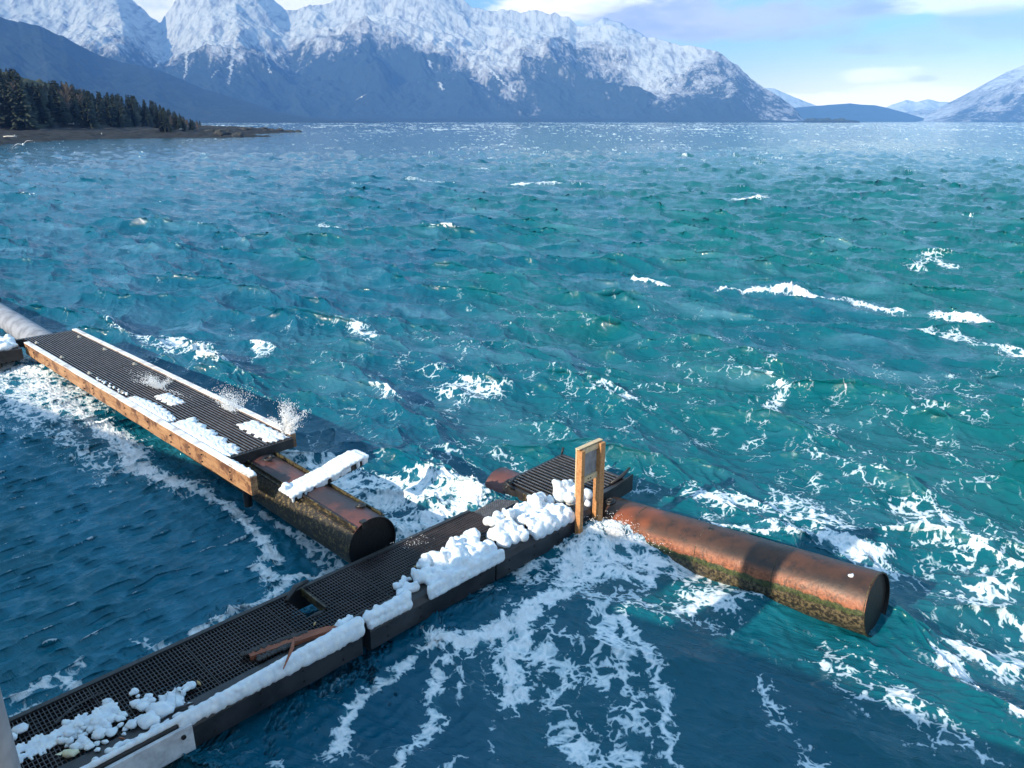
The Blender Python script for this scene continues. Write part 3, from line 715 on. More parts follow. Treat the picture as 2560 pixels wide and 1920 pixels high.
def barrel(u0, v0, z0, v1, z1, r, mat, name, parent, inner=True, n=64, nl=40, thick=.018):
    A = Vector(W(u0, v0, z0)); B = Vector(W(u0, v1, z1)); d = (B - A).normalized(); e = Vector(W(1, 0, 0)).normalized(); q = Vector((0, 0, 1)); q = (q - d * q.dot(d)).normalized()
    mb = MB(); vs = []; fs = []
    for i in range(nl + 1):
        c = A.lerp(B, i / nl)
        for k in range(n):
            t = 2 * math.pi * k / n
            rr = r * (1 + .006 * math.sin(3 * t + i * .5) + .004 * math.sin(7 * t - i))
            mb.v.append(tuple(c + e * rr * math.cos(t) + q * rr * math.sin(t))); mb.a.append(math.sin(t) if abs(math.sin(t)) > 1e-3 else 1e-3)
    for i in range(nl):
        for k in range(n):
            a, b_ = i * n + k, i * n + (k + 1) % n
            mb.f.append((a, b_, b_ + n, a + n))
    o = mb.build(name, mat, parent, True)
    if inner:
        ib = MB(); ri = r - thick
        for i in range(2):
            c = (B + d * .004).lerp(B - d * .05, i)
            for rad in ((r, ri) if i == 0 else (ri,)):
                ib.add([c + e * rad * math.cos(2 * math.pi * k / n) + q * rad * math.sin(2 * math.pi * k / n) for k in range(n)], [])
        ib.f += [(k, (k + 1) % n, n + (k + 1) % n, n + k) for k in range(n)]
        ib.f += [(n + k, n + (k + 1) % n, 2 * n + (k + 1) % n, 2 * n + k) for k in range(n)]
        ib.f.append(tuple(2 * n + k for k in range(n)))  # dark disc just inside the rim stands in for the shaded interior
        ib.build('dark_end_disc', M_inside, parent, False, recalc=False)
    cb = MB(); cb.add([A + e * r * math.cos(2 * math.pi * k / n) + q * r * math.sin(2 * math.pi * k / n) for k in range(n)] + [A - d * .10], [(k, (k + 1) % n, n) for k in range(n)])
    cb.build('end_cap', M_inside if inner else mat, parent, True)
    return A, B, d, e, q

# ------------------------------------------------------------------ left dock: ribbed deck between timber sides
def tl(u, v): return (v + 27.0) * .0285                    # the dock rides up towards its broken end
LD = thing('floating_dock', 'long dark ribbed floating dock with timber sides on the left', 'dock', W(6.45, -20.5, 0))
seams = [-27.95, -26.7, -24.35, -21.95, -19.5, -17.1, -13.65]
for s0, s1 in zip(seams[:-1], seams[1:]):
    b = MB()
    for k in range(19):
        u = 5.78 + k * .0775
        b.ubox(u, u + .034, s0 + .012, s1 - .012, .68, .712, tl)
    nb = int((s1 - s0) / .3)
    for k in range(nb + 1):
        v = s0 + .03 + (s1 - s0 - .06) * k / nb
        b.ubox(5.75, 7.20, v - .012, v + .012, .655, .678, tl)
    b.ubox(5.75, 7.20, s0 + .006, s1 - .006, .600, .652, tl)
    gp = b.build('grating_panel', M_grate, LD, recalc=True)
    b = MB()
    for k in range(19): u = 5.78 + k * .0775; b.ubox(u + .004, u + .026, s0 + .012, s1 - .012, .7125, .724, tl)
    b.build('ribs', M_rib, gp)  # thin pale strip on each bar carries the painted sheen
def beam(u0, u1, va, vb, zt, h, tf):
    b = MB(); n = 30; vs = []
    for i in range(n + 1):
        v = va + (vb - va) * i / n; w_ = .006 * math.sin(i * 1.7)
        for (u, z) in ((u0 + w_, zt - h), (u1, zt - h), (u1, zt), (u0 + w_, zt)): vs.append(W(u, v, z + tf(u, v)))
    fs = [(i * 4 + k, i * 4 + (k + 1) % 4, i * 4 + 4 + (k + 1) % 4, i * 4 + 4 + k) for i in range(n) for k in range(4)]
    fs += [(0, 1, 2, 3), (n * 4 + 3, n * 4 + 2, n * 4 + 1, n * 4)]
    b.add(vs, fs); return b
sb = beam(5.60, 5.735, -27.2, -12.35, .735, .36, tl).build('timber_side', M_beam, LD)
tag(sb, 'pale brown timber side facing the camera'); 
fb_ = MB(); fb_ = beam(5.595, 5.742, -27.2, -12.36, .762, .026, tl); fb_.build('frost_layer', M_frost, sb)
bb = MB()
for v in np.sort(np.array([-26.2, -24.9, -23.1, -21.6, -20.9, -18.7, -17.3, -16.0, -14.9, -14.5, -13.2])):
    for dz in (.12, .27): c = W(5.597, v + .1 * math.sin(v * 9), .735 - dz + tl(0, v)); bb.tube([c, c + W(-.022, 0, 0)], .016, 8)
bb.build('bolts', M_black, sb)
fs_ = beam(7.215, 7.335, -28.0, -13.75, .735, .30, tl).build('timber_side', M_beam, LD)
beam(7.21, 7.342, -28.0, -13.76, .762, .026, tl).build('frost_layer', M_frost, fs_)
b = MB(); b.ubox(5.76, 7.20, -13.72, -13.60, .50, .70, tl); b.build('end_beam', M_black, LD, bevel=.008)
b = MB(); b.ubox(5.5, 7.2, -28.12, -27.97, .45, .70, tl); b.build('end_beam', M_black, LD)
b = MB(); b.ubox(6.1, 6.2, -27.5, -13.8, .25, .59, tl); b.ubox(6.8, 6.9, -27.5, -13.8, .25, .59, tl); b.build('stringer', M_black, LD)
b = MB(); b.tube([W(5.85, -13.1, .22), W(5.85, -13.1, .85)], .08, 14); b.build('bracket', M_black, LD, True)
for (u, v) in ((5.88, -26.9), (5.88, -24.35), (5.88, -21.95), (7.05, -26.7), (7.05, -24.35), (7.05, -21.95), (7.05, -19.5), (5.88, -19.5)):
    z = .735 + tl(u, v); b = MB()
    b.ubox(u - .05, u + .05, v - .07, v + .07, z - .012, z + .006); b.tube([W(u, v, z), W(u, v, z + .05)], .022, 8); b.ubox(u - .018, u + .018, v - .11, v - .03, z + .006, z + .028)
    b.build('deck_clip', M_galv, LD)
# crosswise arm at the dock's far end
AR = thing('dock_arm', 'dark dock arm leaving the frame at the far left edge', 'dock', W(4.0, -27.5, 0))
b = MB(); b.ubox(.5, 5.45, -28.3, -26.9, .30, .62); b.build('frame', M_black, AR, bevel=.015)
b = MB()
for k in range(17): b.ubox(.5, 5.45, -28.28 + k * .085, -28.24 + k * .085, .622, .65)
b.build('grating_panel', M_grate, AR)
# the floats under the left dock
LP_ = thing('float_pipe', 'dark barnacled float pipe with open end and two rails below the left dock', 'pipe', W(6.47, -13, 0))
A, B, d, e, q = barrel(6.47, -17.5, .40, -9.82, .49, .48, M_mussel, 'barrel', LP_)
for du in (-.30, .30):
    b = MB()
    pts = []
    zt = .49 + math.sqrt(.48 ** 2 - .3 ** 2)
    b.ubox(6.47 + du - .012, 6.47 + du + .012, -14.6, -9.95 if du > 0 else -9.84, zt - .03, zt + .055)
    b.ubox(6.47 + du - (.07 if du < 0 else .012), 6.47 + du + (.07 if du > 0 else .012), -14.6, -9.95 if du > 0 else -9.84, zt - .028, zt - .008)
    rl = b.build('rail', M_rust if du > 0 else M_mussel, LP_)
b = MB(); c = W(6.42, -13.25, .985); b.torus(c, (0, 0, 1), .075, .022); b.torus(c + np.array([.07, .05, .03]), (.3, .2, 1), .045, .018); b.build('lifting_ring', M_black, LP_, True)
b = MB(); c = W(6.62, -10.35, .96); b.torus(c, (0, .2, 1), .07, .024); b.tube([c - np.array([0, 0, .05]), c + np.array([0, 0, .04])], .05, 12); b.build('lifting_ring', M_black, LP_, True)
b = MB(); b.ubox(6.28, 6.38, -9.9, -9.80, .84, .97); b.build('lug', M_black, LP_)
FP = thing('float_pipe', 'frosted pale grey float pipe beyond the far end of the left dock', 'pipe', W(6.6, -31, 0))
barrel(6.55, -40, .10, -27.6, .16, .44, M_frostpipe, 'barrel', FP, inner=False)
# cross plank with its thick ice
PK = thing('cross_plank', 'dark plank lying across the rails under a thick crust of ice', 'plank', W(6.7, -11.6, .9))
def tp(u, v): return (u - 6.0) * .16
b = MB(); b.ubox(6.02, 7.55, -11.93, -11.55, .80, .92, tp); b.build('plank', M_black, PK, bevel=.012)

# ------------------------------------------------------------------ ice by voxel merging
def ice(name, blobs, label, cat, group=None, parent=None, vox=.016, mat=None, knobs=1):
    bm = bmesh.new()
    if knobs:
        kr = random.Random(len(blobs)); more = []
        for (x, y, z, rx, ry, rz) in blobs:
            for _ in range(knobs):
                a, e_ = kr.uniform(0, 6.28), kr.uniform(-.1, 1.4); q_ = kr.uniform(.36, .62)
                more.append((x + rx * .9 * math.cos(a) * math.cos(e_), y + ry * .9 * math.sin(a) * math.cos(e_), z + rz * .9 * math.sin(e_), rx * q_, rx * q_, rx * q_))
        blobs = list(blobs) + more
    for (x, y, z, rx, ry, rz) in blobs:
        r0 = bmesh.ops.create_icosphere(bm, subdivisions=2, radius=1)
        for v in r0['verts']: v.co = Vector((x + v.co.x * rx, y + v.co.y * ry, z + v.co.z * rz))
    base = parent_loc(parent) if parent else sum(((Vector(b_[:3])) for b_ in blobs), Vector()) / len(blobs)
    for v in bm.verts: v.co -= base
    me = bpy.data.meshes.new(name); bm.to_mesh(me); bm.free()
    tmp = bpy.data.objects.new(name, me); COL.objects.link(tmp)
    md = tmp.modifiers.new('r', 'REMESH'); md.mode = 'VOXEL'; md.voxel_size = vox
    s_ = tmp.modifiers.new('s', 'SMOOTH'); s_.factor = .5; s_.iterations = 3
    dg = bpy.context.evaluated_depsgraph_get()
    me2 = bpy.data.meshes.new_from_object(tmp.evaluated_get(dg)); me2.name = name
    COL.objects.unlink(tmp); bpy.data.objects.remove(tmp)
    me2.shade_smooth(); me2.materials.clear(); me2.materials.append(mat or M_ice)
    o = bpy.data.objects.new(name, me2); COL.objects.link(o)
    if parent: o.parent = parent
    else: o.location = base; tag(o, label, cat, group)
    return o
def B6(u, v, z, r, rz=None):
    p = W(u, v, z); return (p[0], p[1], p[2], r, r, rz or r)
rr = random.Random(3)
def field(u0, u1, v0, v1, n, r0, r1, z, zj=.03, tf=None, flat=1.0):
    out = []
    for _ in range(n):
        u, v, r = rr.uniform(u0, u1), rr.uniform(v0, v1), rr.uniform(r0, r1)
        out.append(B6(u, v, z + rr.uniform(0, zj) + (tf(u, v) if tf else 0), r, r * flat))
    return out
# crust on the plank
bl = []
for i in range(64):
    t = i / 63; u = 5.98 + 1.62 * t
    for v in (-11.92, -11.83, -11.74, -11.65, -11.56): bl.append(B6(u, v + rr.uniform(-.015, .015), .935 + tp(u, v) + rr.uniform(0, .012) + (.03 if .62 < t < .95 else 0), .062, .034 + .012 * rr.random()))
    if rr.random() < .5: bl.append(B6(u, -11.53, .89 + tp(u, 0), .03, .06 + .04 * rr.random()))
    if rr.random() < .4: bl.append(B6(u, -11.95, .89 + tp(u, 0), .03, .06))
bl += field(5.98, 6.10, -11.92, -11.7, 5, .05, .08, .97)
ice('ice_crust', bl, None, None, parent=PK, vox=.015, knobs=0)
# ice on the near walkway edge (the big cauliflower lumps)
bl = []
for i in range(150):
    u = rr.uniform(6.25, 7.75); w_ = (u - 6.2) / 1.5
    v = rr.uniform(-8.62 + .02 * w_, -8.04)
    if v < -8.25 - .5 * math.sin(w_ * 2.6 + .3): continue
    bl.append(B6(u, v, .54 + rr.uniform(0, .09), rr.uniform(.055, .115)))
for i in range(44):
    u = 6.22 + i * .0355
    for k in range(3): bl.append(B6(u, -7.99 + .012 * k, .57 - k * .055 + rr.uniform(-.01, .01), .042 + rr.uniform(0, .012), .06))
bl += field(7.3, 7.75, -8.75, -8.55, 16, .06, .1, .56, .08); bl += field(6.75, 7.25, -8.62, -8.3, 14, .05, .10, .64, .06)
ice('ice_lump', bl, 'largest knobbly white ice heap with fluted edge in the middle of the walkway', 'ice', 'ice heaps on the walkway edge')
bl = field(8.0, 8.5, -8.62, -8.12, 30, .07, .12, .54, .08) + field(8.1, 8.55, -8.75, -8.45, 14, .06, .1, .68, .08)
bl += [B6(8.0 + .06 * i, -8.50 + .07 * i, .56, .10, .09) for i in range(7)]
ice('ice_lump', bl, 'rounded white ice heap between the big knobbly heap and the long one by the sign', 'ice', 'ice heaps on the walkway edge')
bl = []
for i in range(110):
    u = rr.uniform(8.62, 9.56); v = rr.uniform(-8.72, -8.05)
    bl.append(B6(u, v, .53 + rr.uniform(0, .10), rr.uniform(.06, .115)))
for i in range(32): bl.append(B6(8.62 + .03 * i, -8.02, .52 + .02 * math.sin(i), .075, .11))
bl += field(9.1, 9.45, -8.75, -8.5, 14, .07, .11, .66, .09) + field(8.85, 9.1, -8.85, -8.7, 6, .06, .09, .60, .06)
ice('ice_lump', bl, 'long sunlit white ice heap just left of the wooden sign', 'ice', 'ice heaps on the walkway edge')
bl = field(9.78, 10.2, -8.72, -8.30, 20, .09, .14, .56, .10) + [B6(10.05, -8.62, .76, .11), B6(9.88, -8.66, .80, .10), B6(10.25, -8.25, .62, .12), B6(10.1, -8.1, .54, .07)]
ice('ice_lump', bl, 'plump creamy ice heap behind the left leg of the wooden sign', 'ice', 'ice heaps on the walkway edge')
bl = field(5.92, 6.05, -8.47, -8.40, 5, .04, .06, .53, .03) + field(6.05, 6.22, -8.53, -8.45, 7, .03, .05, .53, .04)
ice('ice_chunk', bl, 'smaller spiky ice blob left of the big knobbly heap', 'ice')
bl = field(5.84, 6.12, -8.30, -8.20, 10, .05, .085, .54, .03)
ice('ice_chunk', bl, 'rounded ice blob beside the big knobbly heap, nearer the edge', 'ice')
# long ice roll on the near edge
bl = []
for i in range(190):
    t = i / 189; u = 1.0 + 3.98 * t; r = .030 + .056 * t ** 1.6 + rr.uniform(0, .012)
    bl.append(B6(u, -8.07 + .02 * (1 - t), .50 + r * .7, r)); 
    if t > .35: bl.append(B6(u, -8.00, .47 + rr.uniform(-.03, .02), r * .62, r * 1.1))
for u in (2.95, 3.1, 3.25, 3.55): bl += field(u - .05, u + .06, -8.10, -8.0, 4, .025, .04, .53, .03)
ice('ice_strip', bl, 'long white ice roll along the near edge of the walkway', 'ice', 'ice strips on the walkway edge', vox=.018, knobs=0)
bl = []
for i in range(30):
    t = i / 29; u = 5.16 + .70 * t; r = .085 - .02 * abs(math.sin(i * .9)) + .01 * t
    bl.append(B6(u, -8.09, .53 + r * .3, r)); bl.append(B6(u, -8.03, .46, r * .7, r))
ice('ice_strip', bl, 'short knobbly ice roll on the middle fender right of the gap', 'ice', 'ice strips on the walkway edge', vox=.018)
bl = field(4.72, 5.0, -8.30, -8.16, 14, .035, .06, .53, .04) + field(4.45, 4.70, -8.16, -8.08, 10, .04, .06, .52, .03)
ice('ice_chunk', bl, 'lumpy ice cluster behind the thick end of the long ice roll', 'ice')
# thin ice on the left dock, frozen in ridges
def sheet(u0f, u1f, va, vb, label, tf, z=.725, ridge=.0775, n=46):
    b = MB(); vs = []; fs = []; N = 14
    for i in range(n + 1):
        t = i / n; v = va + (vb - va) * t
        for j in range(N + 1):
            ua, ub = u0f(t), u1f(t) ; s = j / N; u = ua + (ub - ua) * s + .02 * math.sin(v * 23 + j)
            edge = min(1, 5 * min(s, 1 - s) + .0, 8 * min(t, 1 - t))
            h = .010 + .032 * edge + .010 * math.sin(v * 17 + j * 2) * edge + rr.uniform(-.006, .006)
            vs.append(W(u, v + .03 * math.sin(j * 5.1) * (t < .1 or t > .9), z + tf(u, v) + h * (edge > .02)))
    o_ = len(vs)
    for i in range(n):
        for j in range(N): a = i * (N + 1) + j; fs.append((a, a + 1, a + N + 2, a + N + 1))
    b.add(vs, fs)
    bnd = [j for j in range(N + 1)] + [i * (N + 1) + N for i in range(1, n + 1)] + [n * (N + 1) + j for j in range(N - 1, -1, -1)] + [i * (N + 1) for i in range(n - 1, 0, -1)]
    lo = [np.array(vs[k]) - [0, 0, .03] for k in bnd]; L = len(bnd); o2 = len(b.v)
    b.add(lo, []); b.f += [(bnd[k], bnd[(k + 1) % L], o2 + (k + 1) % L, o2 + k) for k in range(L)]
    return tag(b.build('ice_sheet', M_ice, None, True), label, 'ice', 'ice sheets on the left dock')
rag = lambda a, k: (lambda t: a + .05 * math.sin(t * 23 * k) + .03 * math.sin(t * 61 * k))
sheet(lambda t: 5.76, lambda t: 5.98 + .12 * math.sin(3 * t) + .03 * math.sin(t * 50), -19.0, -16.55, 'long ice sheet along the timber side, left of the one at the dock end', tl)
sheet(lambda t: 5.76, lambda t: 6.28 - .16 * t + .05 * math.sin(t * 31) + .03 * math.sin(t * 77), -16.4, -13.68, 'wide ragged ice sheet on the dock end next to the timber side', tl)
sheet(lambda t: 6.72 + .05 * math.sin(t * 27), lambda t: 7.15, -15.2, -13.7, 'ragged ice patch at the far corner of the dock end, by the splash', tl, n=30)
sheet(lambda t: 6.30 + .04 * math.sin(t * 20), lambda t: 6.62 + .04 * math.sin(t * 33), -18.6, -17.6, 'small snowy ice patch in the middle of the ribbed deck', tl, n=20)
bl = [];
for v in np.arange(-21.3, -19.2, .09): bl += [(*W(5.82 + rr.uniform(0, .10), v, .74 + tl(0, v)), .04, .04, .03)] if rr.random() < .75 else []
ice('ice_strip', bl, 'broken line of small ice lumps beside the timber side of the left dock', 'ice', None, vox=.02)
bl = []
for i in range(26): bl.append(B6(5.665, -13.2 + i * .034, .79 + tl(0, -13.2 + i * .034), .055 + rr.uniform(0, .012), .045))
ice('ice_strip', bl, 'smooth ice cap on the free end of the timber side', 'ice')
bl = field(4.3, 5.35, -28.1, -27.0, 60, .10, .20, .66, .10)
ice('ice_lump', bl, 'big white ice heap on the dock arm at the far left edge', 'ice', None, vox=.035)

# ------------------------------------------------------------------ the walkway
ZD = .50
WK = thing('walkway', 'dark grid walkway running from the bottom left to the wooden sign', 'walkway', W(5.0, -8.8, 0))
def grating(u0, u1, v0, v1, tf=None, pu=.046, pv=.075, skip=None, z=ZD):
    b = MB()
    nu = int(round((u1 - u0) / pu)); nv = int(round((v1 - v0) / pv))
    for i in range(nu + 1):
        u = u0 + (u1 - u0 - .012) * i / nu
        segs = [(v0, v1)]
        if skip and skip[0] < u < skip[1]: segs = [s for s in ((v0, skip[2]), (skip[3], v1)) if s[1] - s[0] > .02]
        for a, c in segs: b.ubox(u, u + .010, a, c, z - .032, z, tf)
    for j in range(nv + 1):
        v = v0 + (v1 - v0 - .012) * j / nv
        segs = [(u0, u1)]
        if skip and skip[2] < v < skip[3]: segs = [s for s in ((u0, skip[0]), (skip[1], u1)) if s[1] - s[0] > .02]
        for a, c in segs: b.ubox(a, c, v, v + .012, z - .033, z - .003, tf)
    return b
us = [-.6, .62, 1.84, 3.06, 4.28, 5.74, 6.98, 8.45]
for a, c in zip(us[:-1], us[1:]):
    sk = (4.60, 4.88, -9.47, -8.78) if a < 4.6 < c else None
    grating(a + .006, c - .006, -9.46, -8.30, None, skip=sk).build('grating_panel', M_grate, WK, recalc=False)
b = MB(); b.ubox(-.6, 4.56, -9.545, -9.468, .16, .515); b.ubox(4.56, 8.4, -9.545, -9.468, .16, .512); b.build('far_side_beam', M_black, WK, bevel=.008)
b = MB()
for u in [x for x in us] + [1.2, 2.4, 3.7, 5.1, 6.4, 7.7]: b.ubox(u - .035, u + .035, -9.465, -8.30, .22, .455)
for v in (-9.12, -8.72): b.ubox(-.6, 4.5, v - .03, v + .03, .26, .452); b.ubox(5.0, 8.4, v - .03, v + .03, .26, .452)
b.build('joists', M_black, WK)
b = MB(); b.ubox(4.875, 4.905, -9.46, -8.76, .40, .53); b.build('hatch_lip', M_rust, WK)
b = MB(); b.tube([W(4.55, -9.30, .54), W(4.78, -9.44, .60), W(5.02, -9.50, .57)], [.03, .045, .03], 8); b.tube([W(4.62, -8.80, .44), W(4.70, -8.74, .50), W(4.82, -8.76, .48)], .035, 8); b.build('bent_strap', M_black, WK, True)
def fender(u0, u1, z1=.515):
    b = MB(); n = 16; vs = []
    prof = [(-8.295, .02), (-8.06, .02), (-8.0, .07), (-7.99, .38), (-8.03, z1 - .03), (-8.09, z1), (-8.295, z1)]
    for i in range(n + 1):
        u = u0 + (u1 - u0) * i / n
        for (v, z) in prof: vs.append(W(u, v + .006 * math.sin(u * 5), z + .004 * math.sin(u * 7)))
    P = len(prof)
    fs = [(i * P + k, i * P + (k + 1) % P, i * P + P + (k + 1) % P, i * P + P + k) for i in range(n) for k in range(P)] + [tuple(range(P)), tuple(n * P + k for k in range(P))[::-1]]
    b.add(vs, fs); return b
for (a, c) in ((-.6, 4.98), (5.12, 7.60), (7.63, 10.40)):
    fd = fender(a, c).build('fender', M_rubber, WK)
    bb = MB()
    for u in np.arange(a + .3, c - .2, .62):
        for dz in (.16, .33): p = W(u, -7.992, dz); bb.tube([p, p + W(0, .02, 0)], .017, 8)
    bb.build('bolts', M_black, fd)
b = MB(); b.ubox(-.6, 2.52, -7.986, -7.935, .10, .47); wb = b.build('fascia_board', M_board, WK, bevel=.006)
wb['label'] = 'frosted whitish board on the near side'
b = MB(); b.tube([W(2.40, -7.936, .36), W(2.40, -7.915, .36)], .03, 12); b.build('bolt', M_black, wb)
# the broken stretch and the end platform
b = MB(); b.ubox(8.46, 9.74, -9.02, -8.30, .44, .47); b.build('deck_plate', M_black, WK)
tc = lambda u, v: -.02 + (v + 9.3) * .30 + (u - 8.9) * .05
cg = grating(8.42, 9.22, -9.62, -9.05, tc, .052, .052).build('fallen_grating', M_rib, WK, recalc=False)
cg['label'] = 'grating panel sagging into the foam'
tg = lambda u, v: -.06 + (u - 9.7) * .035
pg = grating(9.78, 11.38, -9.88, -8.30, tg, .10, .055, z=.555).build('platform_grating', M_black, WK, recalc=False)
b = MB()
for k in range(17): u = 9.78 + k * .0995; b.ubox(u - .002, u + .016, -9.88, -8.30, .556, .568, tg)
b.build('bearing_bars', M_rib, pg)
b = MB(); b.ubox(9.72, 11.45, -9.97, -9.90, .28, .53, tg); b.ubox(11.39, 11.46, -9.897, -8.2, .28, .555, tg); b.ubox(9.68, 9.765, -9.9, -8.22, .26, .52, tg); b.ubox(9.78, 11.4, -9.2, -9.12, .30, .52, tg); b.build('platform_frame', M_black, WK, bevel=.006)
b = MB()
n = 10
for i in range(n):
    u = 10.42 + 1.12 * i / n; du = 1.12 / n; k = (i / n) ** 3 * .10; k2 = ((i + 1) / n) ** 3 * .10
    b.hexa([W(u, -8.26, .26), W(u + du, -8.26, .26), W(u + du, -8.13, .26 + k2 * .3), W(u, -8.13, .26 + k * .3), W(u, -8.26, .54), W(u + du, -8.26, .54), W(u + du, -8.13, .56 + k2), W(u, -8.13, .56 + k)])
b.build('bent_side_beam', M_black, WK)
b = MB(); b.tube([W(11.05, -8.30, .56), W(11.35, -8.27, .62), W(11.55, -8.22, .76)], [.03, .04, .02], 8); b.tube([W(11.4, -9.9, .55), W(11.47, -9.92, .70)], [.02, .03], 6); b.tube([W(9.65, -9.6, .45), W(9.60, -9.78, .58), W(9.75, -9.85, .55)], [.02, .03, .02], 6); b.tube([W(9.55, -9.72, .48), W(9.9, -9.78, .60)], .02, 6); b.build('bent_strap', M_black, WK, True)
# splintered timber edge of the gap
b = MB(); b.ubox(9.60, 9.675, -9.3, -8.5, .34, .50); b.build('broken_plank', M_rust, WK)
# right float
RP = thing('float_pipe', 'big rusty orange float pipe with open end reaching out to the right', 'pipe', W(10.2, -6, 0))
PU, PRAD = 10.78, .487
A, B, d, e, q = barrel(PU, -8.42, -.12, -3.07, .470, PRAD, M_rust, 'barrel', RP, nl=60)
b = MB(); b.torus(B - d * .02, d, PRAD + .002, .008, 48, 6); b.build('rim', M_rust, RP, True)
b = MB()
for tq in (.22, .47, .73): b.torus(A.lerp(B, tq), d, PRAD - .002, .007, 48, 6)
b.build('weld_seams', M_rust, RP, True)
def on_pipe(v, ang, lift=0.0):
    t = (v + 8.42) / 5.35; c = A.lerp(B, t); a = R(ang); return c + (e * math.cos(a) + q * math.sin(a)) * (PRAD + lift), (e * math.cos(a) + q * math.sin(a))
HP = thing('float_pipe', 'dark brown rounded float end showing left of the end platform', 'pipe', W(10.2, -10.3, 0))
barrel(10.22, -10.62, -.06, -9.3, -.04, .45, M_rusty2, 'barrel', HP, inner=False)
p, nrm = on_pipe(-7.95, 104, .01); b = MB(); b.torus(p, nrm, .085, .026); b.torus(p + nrm * .03, nrm, .05, .02); b.tube([p - nrm * .03, p + nrm * .015], .05, 14); b.build('lifting_ring', M_black, RP, True)
p, nrm = on_pipe(-5.82, 96, .0); b = MB(); b.torus(p, nrm, .045, .012); b.tube([p - nrm * .02, p + nrm * .004], .045, 14); b.build('bung_hole', M_black, RP, True)
p, nrm = on_pipe(-3.40, 112, .0)
ice('ice_spot', [(p.x, p.y, p.z, .045, .045, .02), (p.x + .02, p.y, p.z + .005, .03, .03, .02)], 'tiny white ice spot on top of the rusty pipe near its open end', 'ice', vox=.01)

# ------------------------------------------------------------------ the wooden sign
SG = thing('sign_board', 'wooden sign with pale frame on two doubled posts at the walkway end', 'sign', W(10.0, -7.78, 0))
for (u0, u1) in ((9.57, 9.66), (10.10, 10.23)):
    b = MB(); b.ubox(u0, u1, -7.955, -7.84, .12, 1.83); po = b.build('post', M_post, SG, bevel=.006)
    b = MB(); b.ubox(u0 - .002, u1 + .002, -7.985, -7.957, .92 if u0 < 10 else .12, 1.85); b.build('backing_board', M_pale if u0 < 10 else M_post, SG, bevel=.004)
b = MB(); b.ubox(9.662, 10.118, -7.95, -7.90, 1.73, 1.83); b.build('rail', M_pale, SG, bevel=.004)
b = MB(); b.ubox(9.662, 10.118, -7.95, -7.90, 1.16, 1.27); lr = b.build('rail', M_pale, SG, bevel=.004)
b = MB()
for u in (9.84, 9.90): c = W(u, -7.90, 1.215); b.tube([c, c + W(0, .012, 0)], .013, 8)
b.build('bolts', M_black, lr)
b = MB(); b.ubox(9.662, 10.118, -7.955, -7.935, 1.272, 1.728); b.build('panel', M_panel, SG)
b = MB(); b.ubox(9.56, 10.22, -7.988, -7.90, 1.852, 1.868); b.build('top_cap', M_pale, SG)

# ------------------------------------------------------------------ litter on the walkway
M_red = wood_mat("red_wood", (.20, .055, .028), (.36, .12, .06), (.09, .03, .02), .6, (S2, S2))
M_barkd = simple("wet_bark", (.008, .007, .008), (.05, .042, .04), 14, .35, .8, .02, 6, (1, 1, 1))
DW = thing('driftwood', 'split dark barked driftwood plank with red inner wood on the walkway', 'driftwood', W(4.1, -8.35, ZD))
b = MB(); pts = [(3.55, -8.50), (3.72, -8.50), (4.0, -8.44), (4.3, -8.36), (4.6, -8.26), (4.72, -8.22)]; wd = [.03, .075, .085, .085, .06, .015]
vs = []
for (u, v), w_ in zip(pts, wd):
    for (a, z) in ((-1, .505), (1, .505), (.8, .56), (-.8, .575)): vs.append(W(u + .02 * rr.uniform(-1, 1), v + a * w_, z))
b.add(vs, [(i * 4 + k, i * 4 + (k + 1) % 4, i * 4 + 4 + (k + 1) % 4, i * 4 + 4 + k) for i in range(5) for k in range(4)] + [(0, 1, 2, 3), (20, 21, 22, 23)])
b.build('inner_wood', M_red, DW)
b = MB()
for i in range(40):
    t = i / 39; u = 3.5 + .85 * t; v = -8.585 + .17 * t ** 1.3 + rr.uniform(-.02, .02); lump(b, W(u, v, .555), (.05, .05, .035), i, n=1)
for i in range(26):
    t = i / 25; u = 3.62 + .45 * t; v = -8.385 + .05 * t + rr.uniform(-.03, .03); lump(b, W(u, v, .545), (.045, .045, .03), i + 60, n=1)
b.build('bark', M_barkd, DW, True)
b = MB(); b.tube([W(4.15, -8.38, .60), W(4.0, -8.16, .63), W(3.72, -7.90, .60)], [.012, .026, .008], 6); tag(b.build('wood_splinter', M_red, None), 'long reddish wood splinter leaning over the ice roll on the walkway edge', 'splinter')
def chip(u, v, L, a, mat, lab, cat='wood chip', grp=None, w_=.02, z=ZD + .006):
    b = MB(); d_ = np.array([math.cos(a), math.sin(a), 0]); p_ = np.array([-math.sin(a), math.cos(a), 0]); c = W(u, v, z)
    vs = [c - d_ * L, c - p_ * w_ * .8, c + d_ * L, c + p_ * w_, c - d_ * L * .9 + [0, 0, .014], c - p_ * w_ * .6 + [0, 0, .022], c + d_ * L * .9 + [0, 0, .018], c + p_ * w_ * .8 + [0, 0, .02]]
    b.hexa(vs); return tag(b.build('wood_chip', mat, None), lab, cat, grp)
M_tan = simple("tan_bark", (.42, .25, .10), (.66, .45, .22), 20, .7)
chip(2.87, -8.52, .065, 2.4, M_tan, 'yellow tan wood chip alone on the grating near the white ice pieces', w_=.022)
chip(4.57, -8.55, .045, 1.4, M_tan, 'small tan wood chip on the grating below the open hatch', w_=.018)
chip(4.68, -8.30, .07, 1.0, M_tan, 'tan bark flake at the upper end of the driftwood plank', w_=.03)
chip(1.83, -8.24, .06, -.2, M_red, 'red wood chip on the grating by the near edge ice crumbs', w_=.014)
chip(3.25, -8.12, .05, .3, M_red, 'reddish wood chip beside the ice roll left of the splinter', w_=.016)
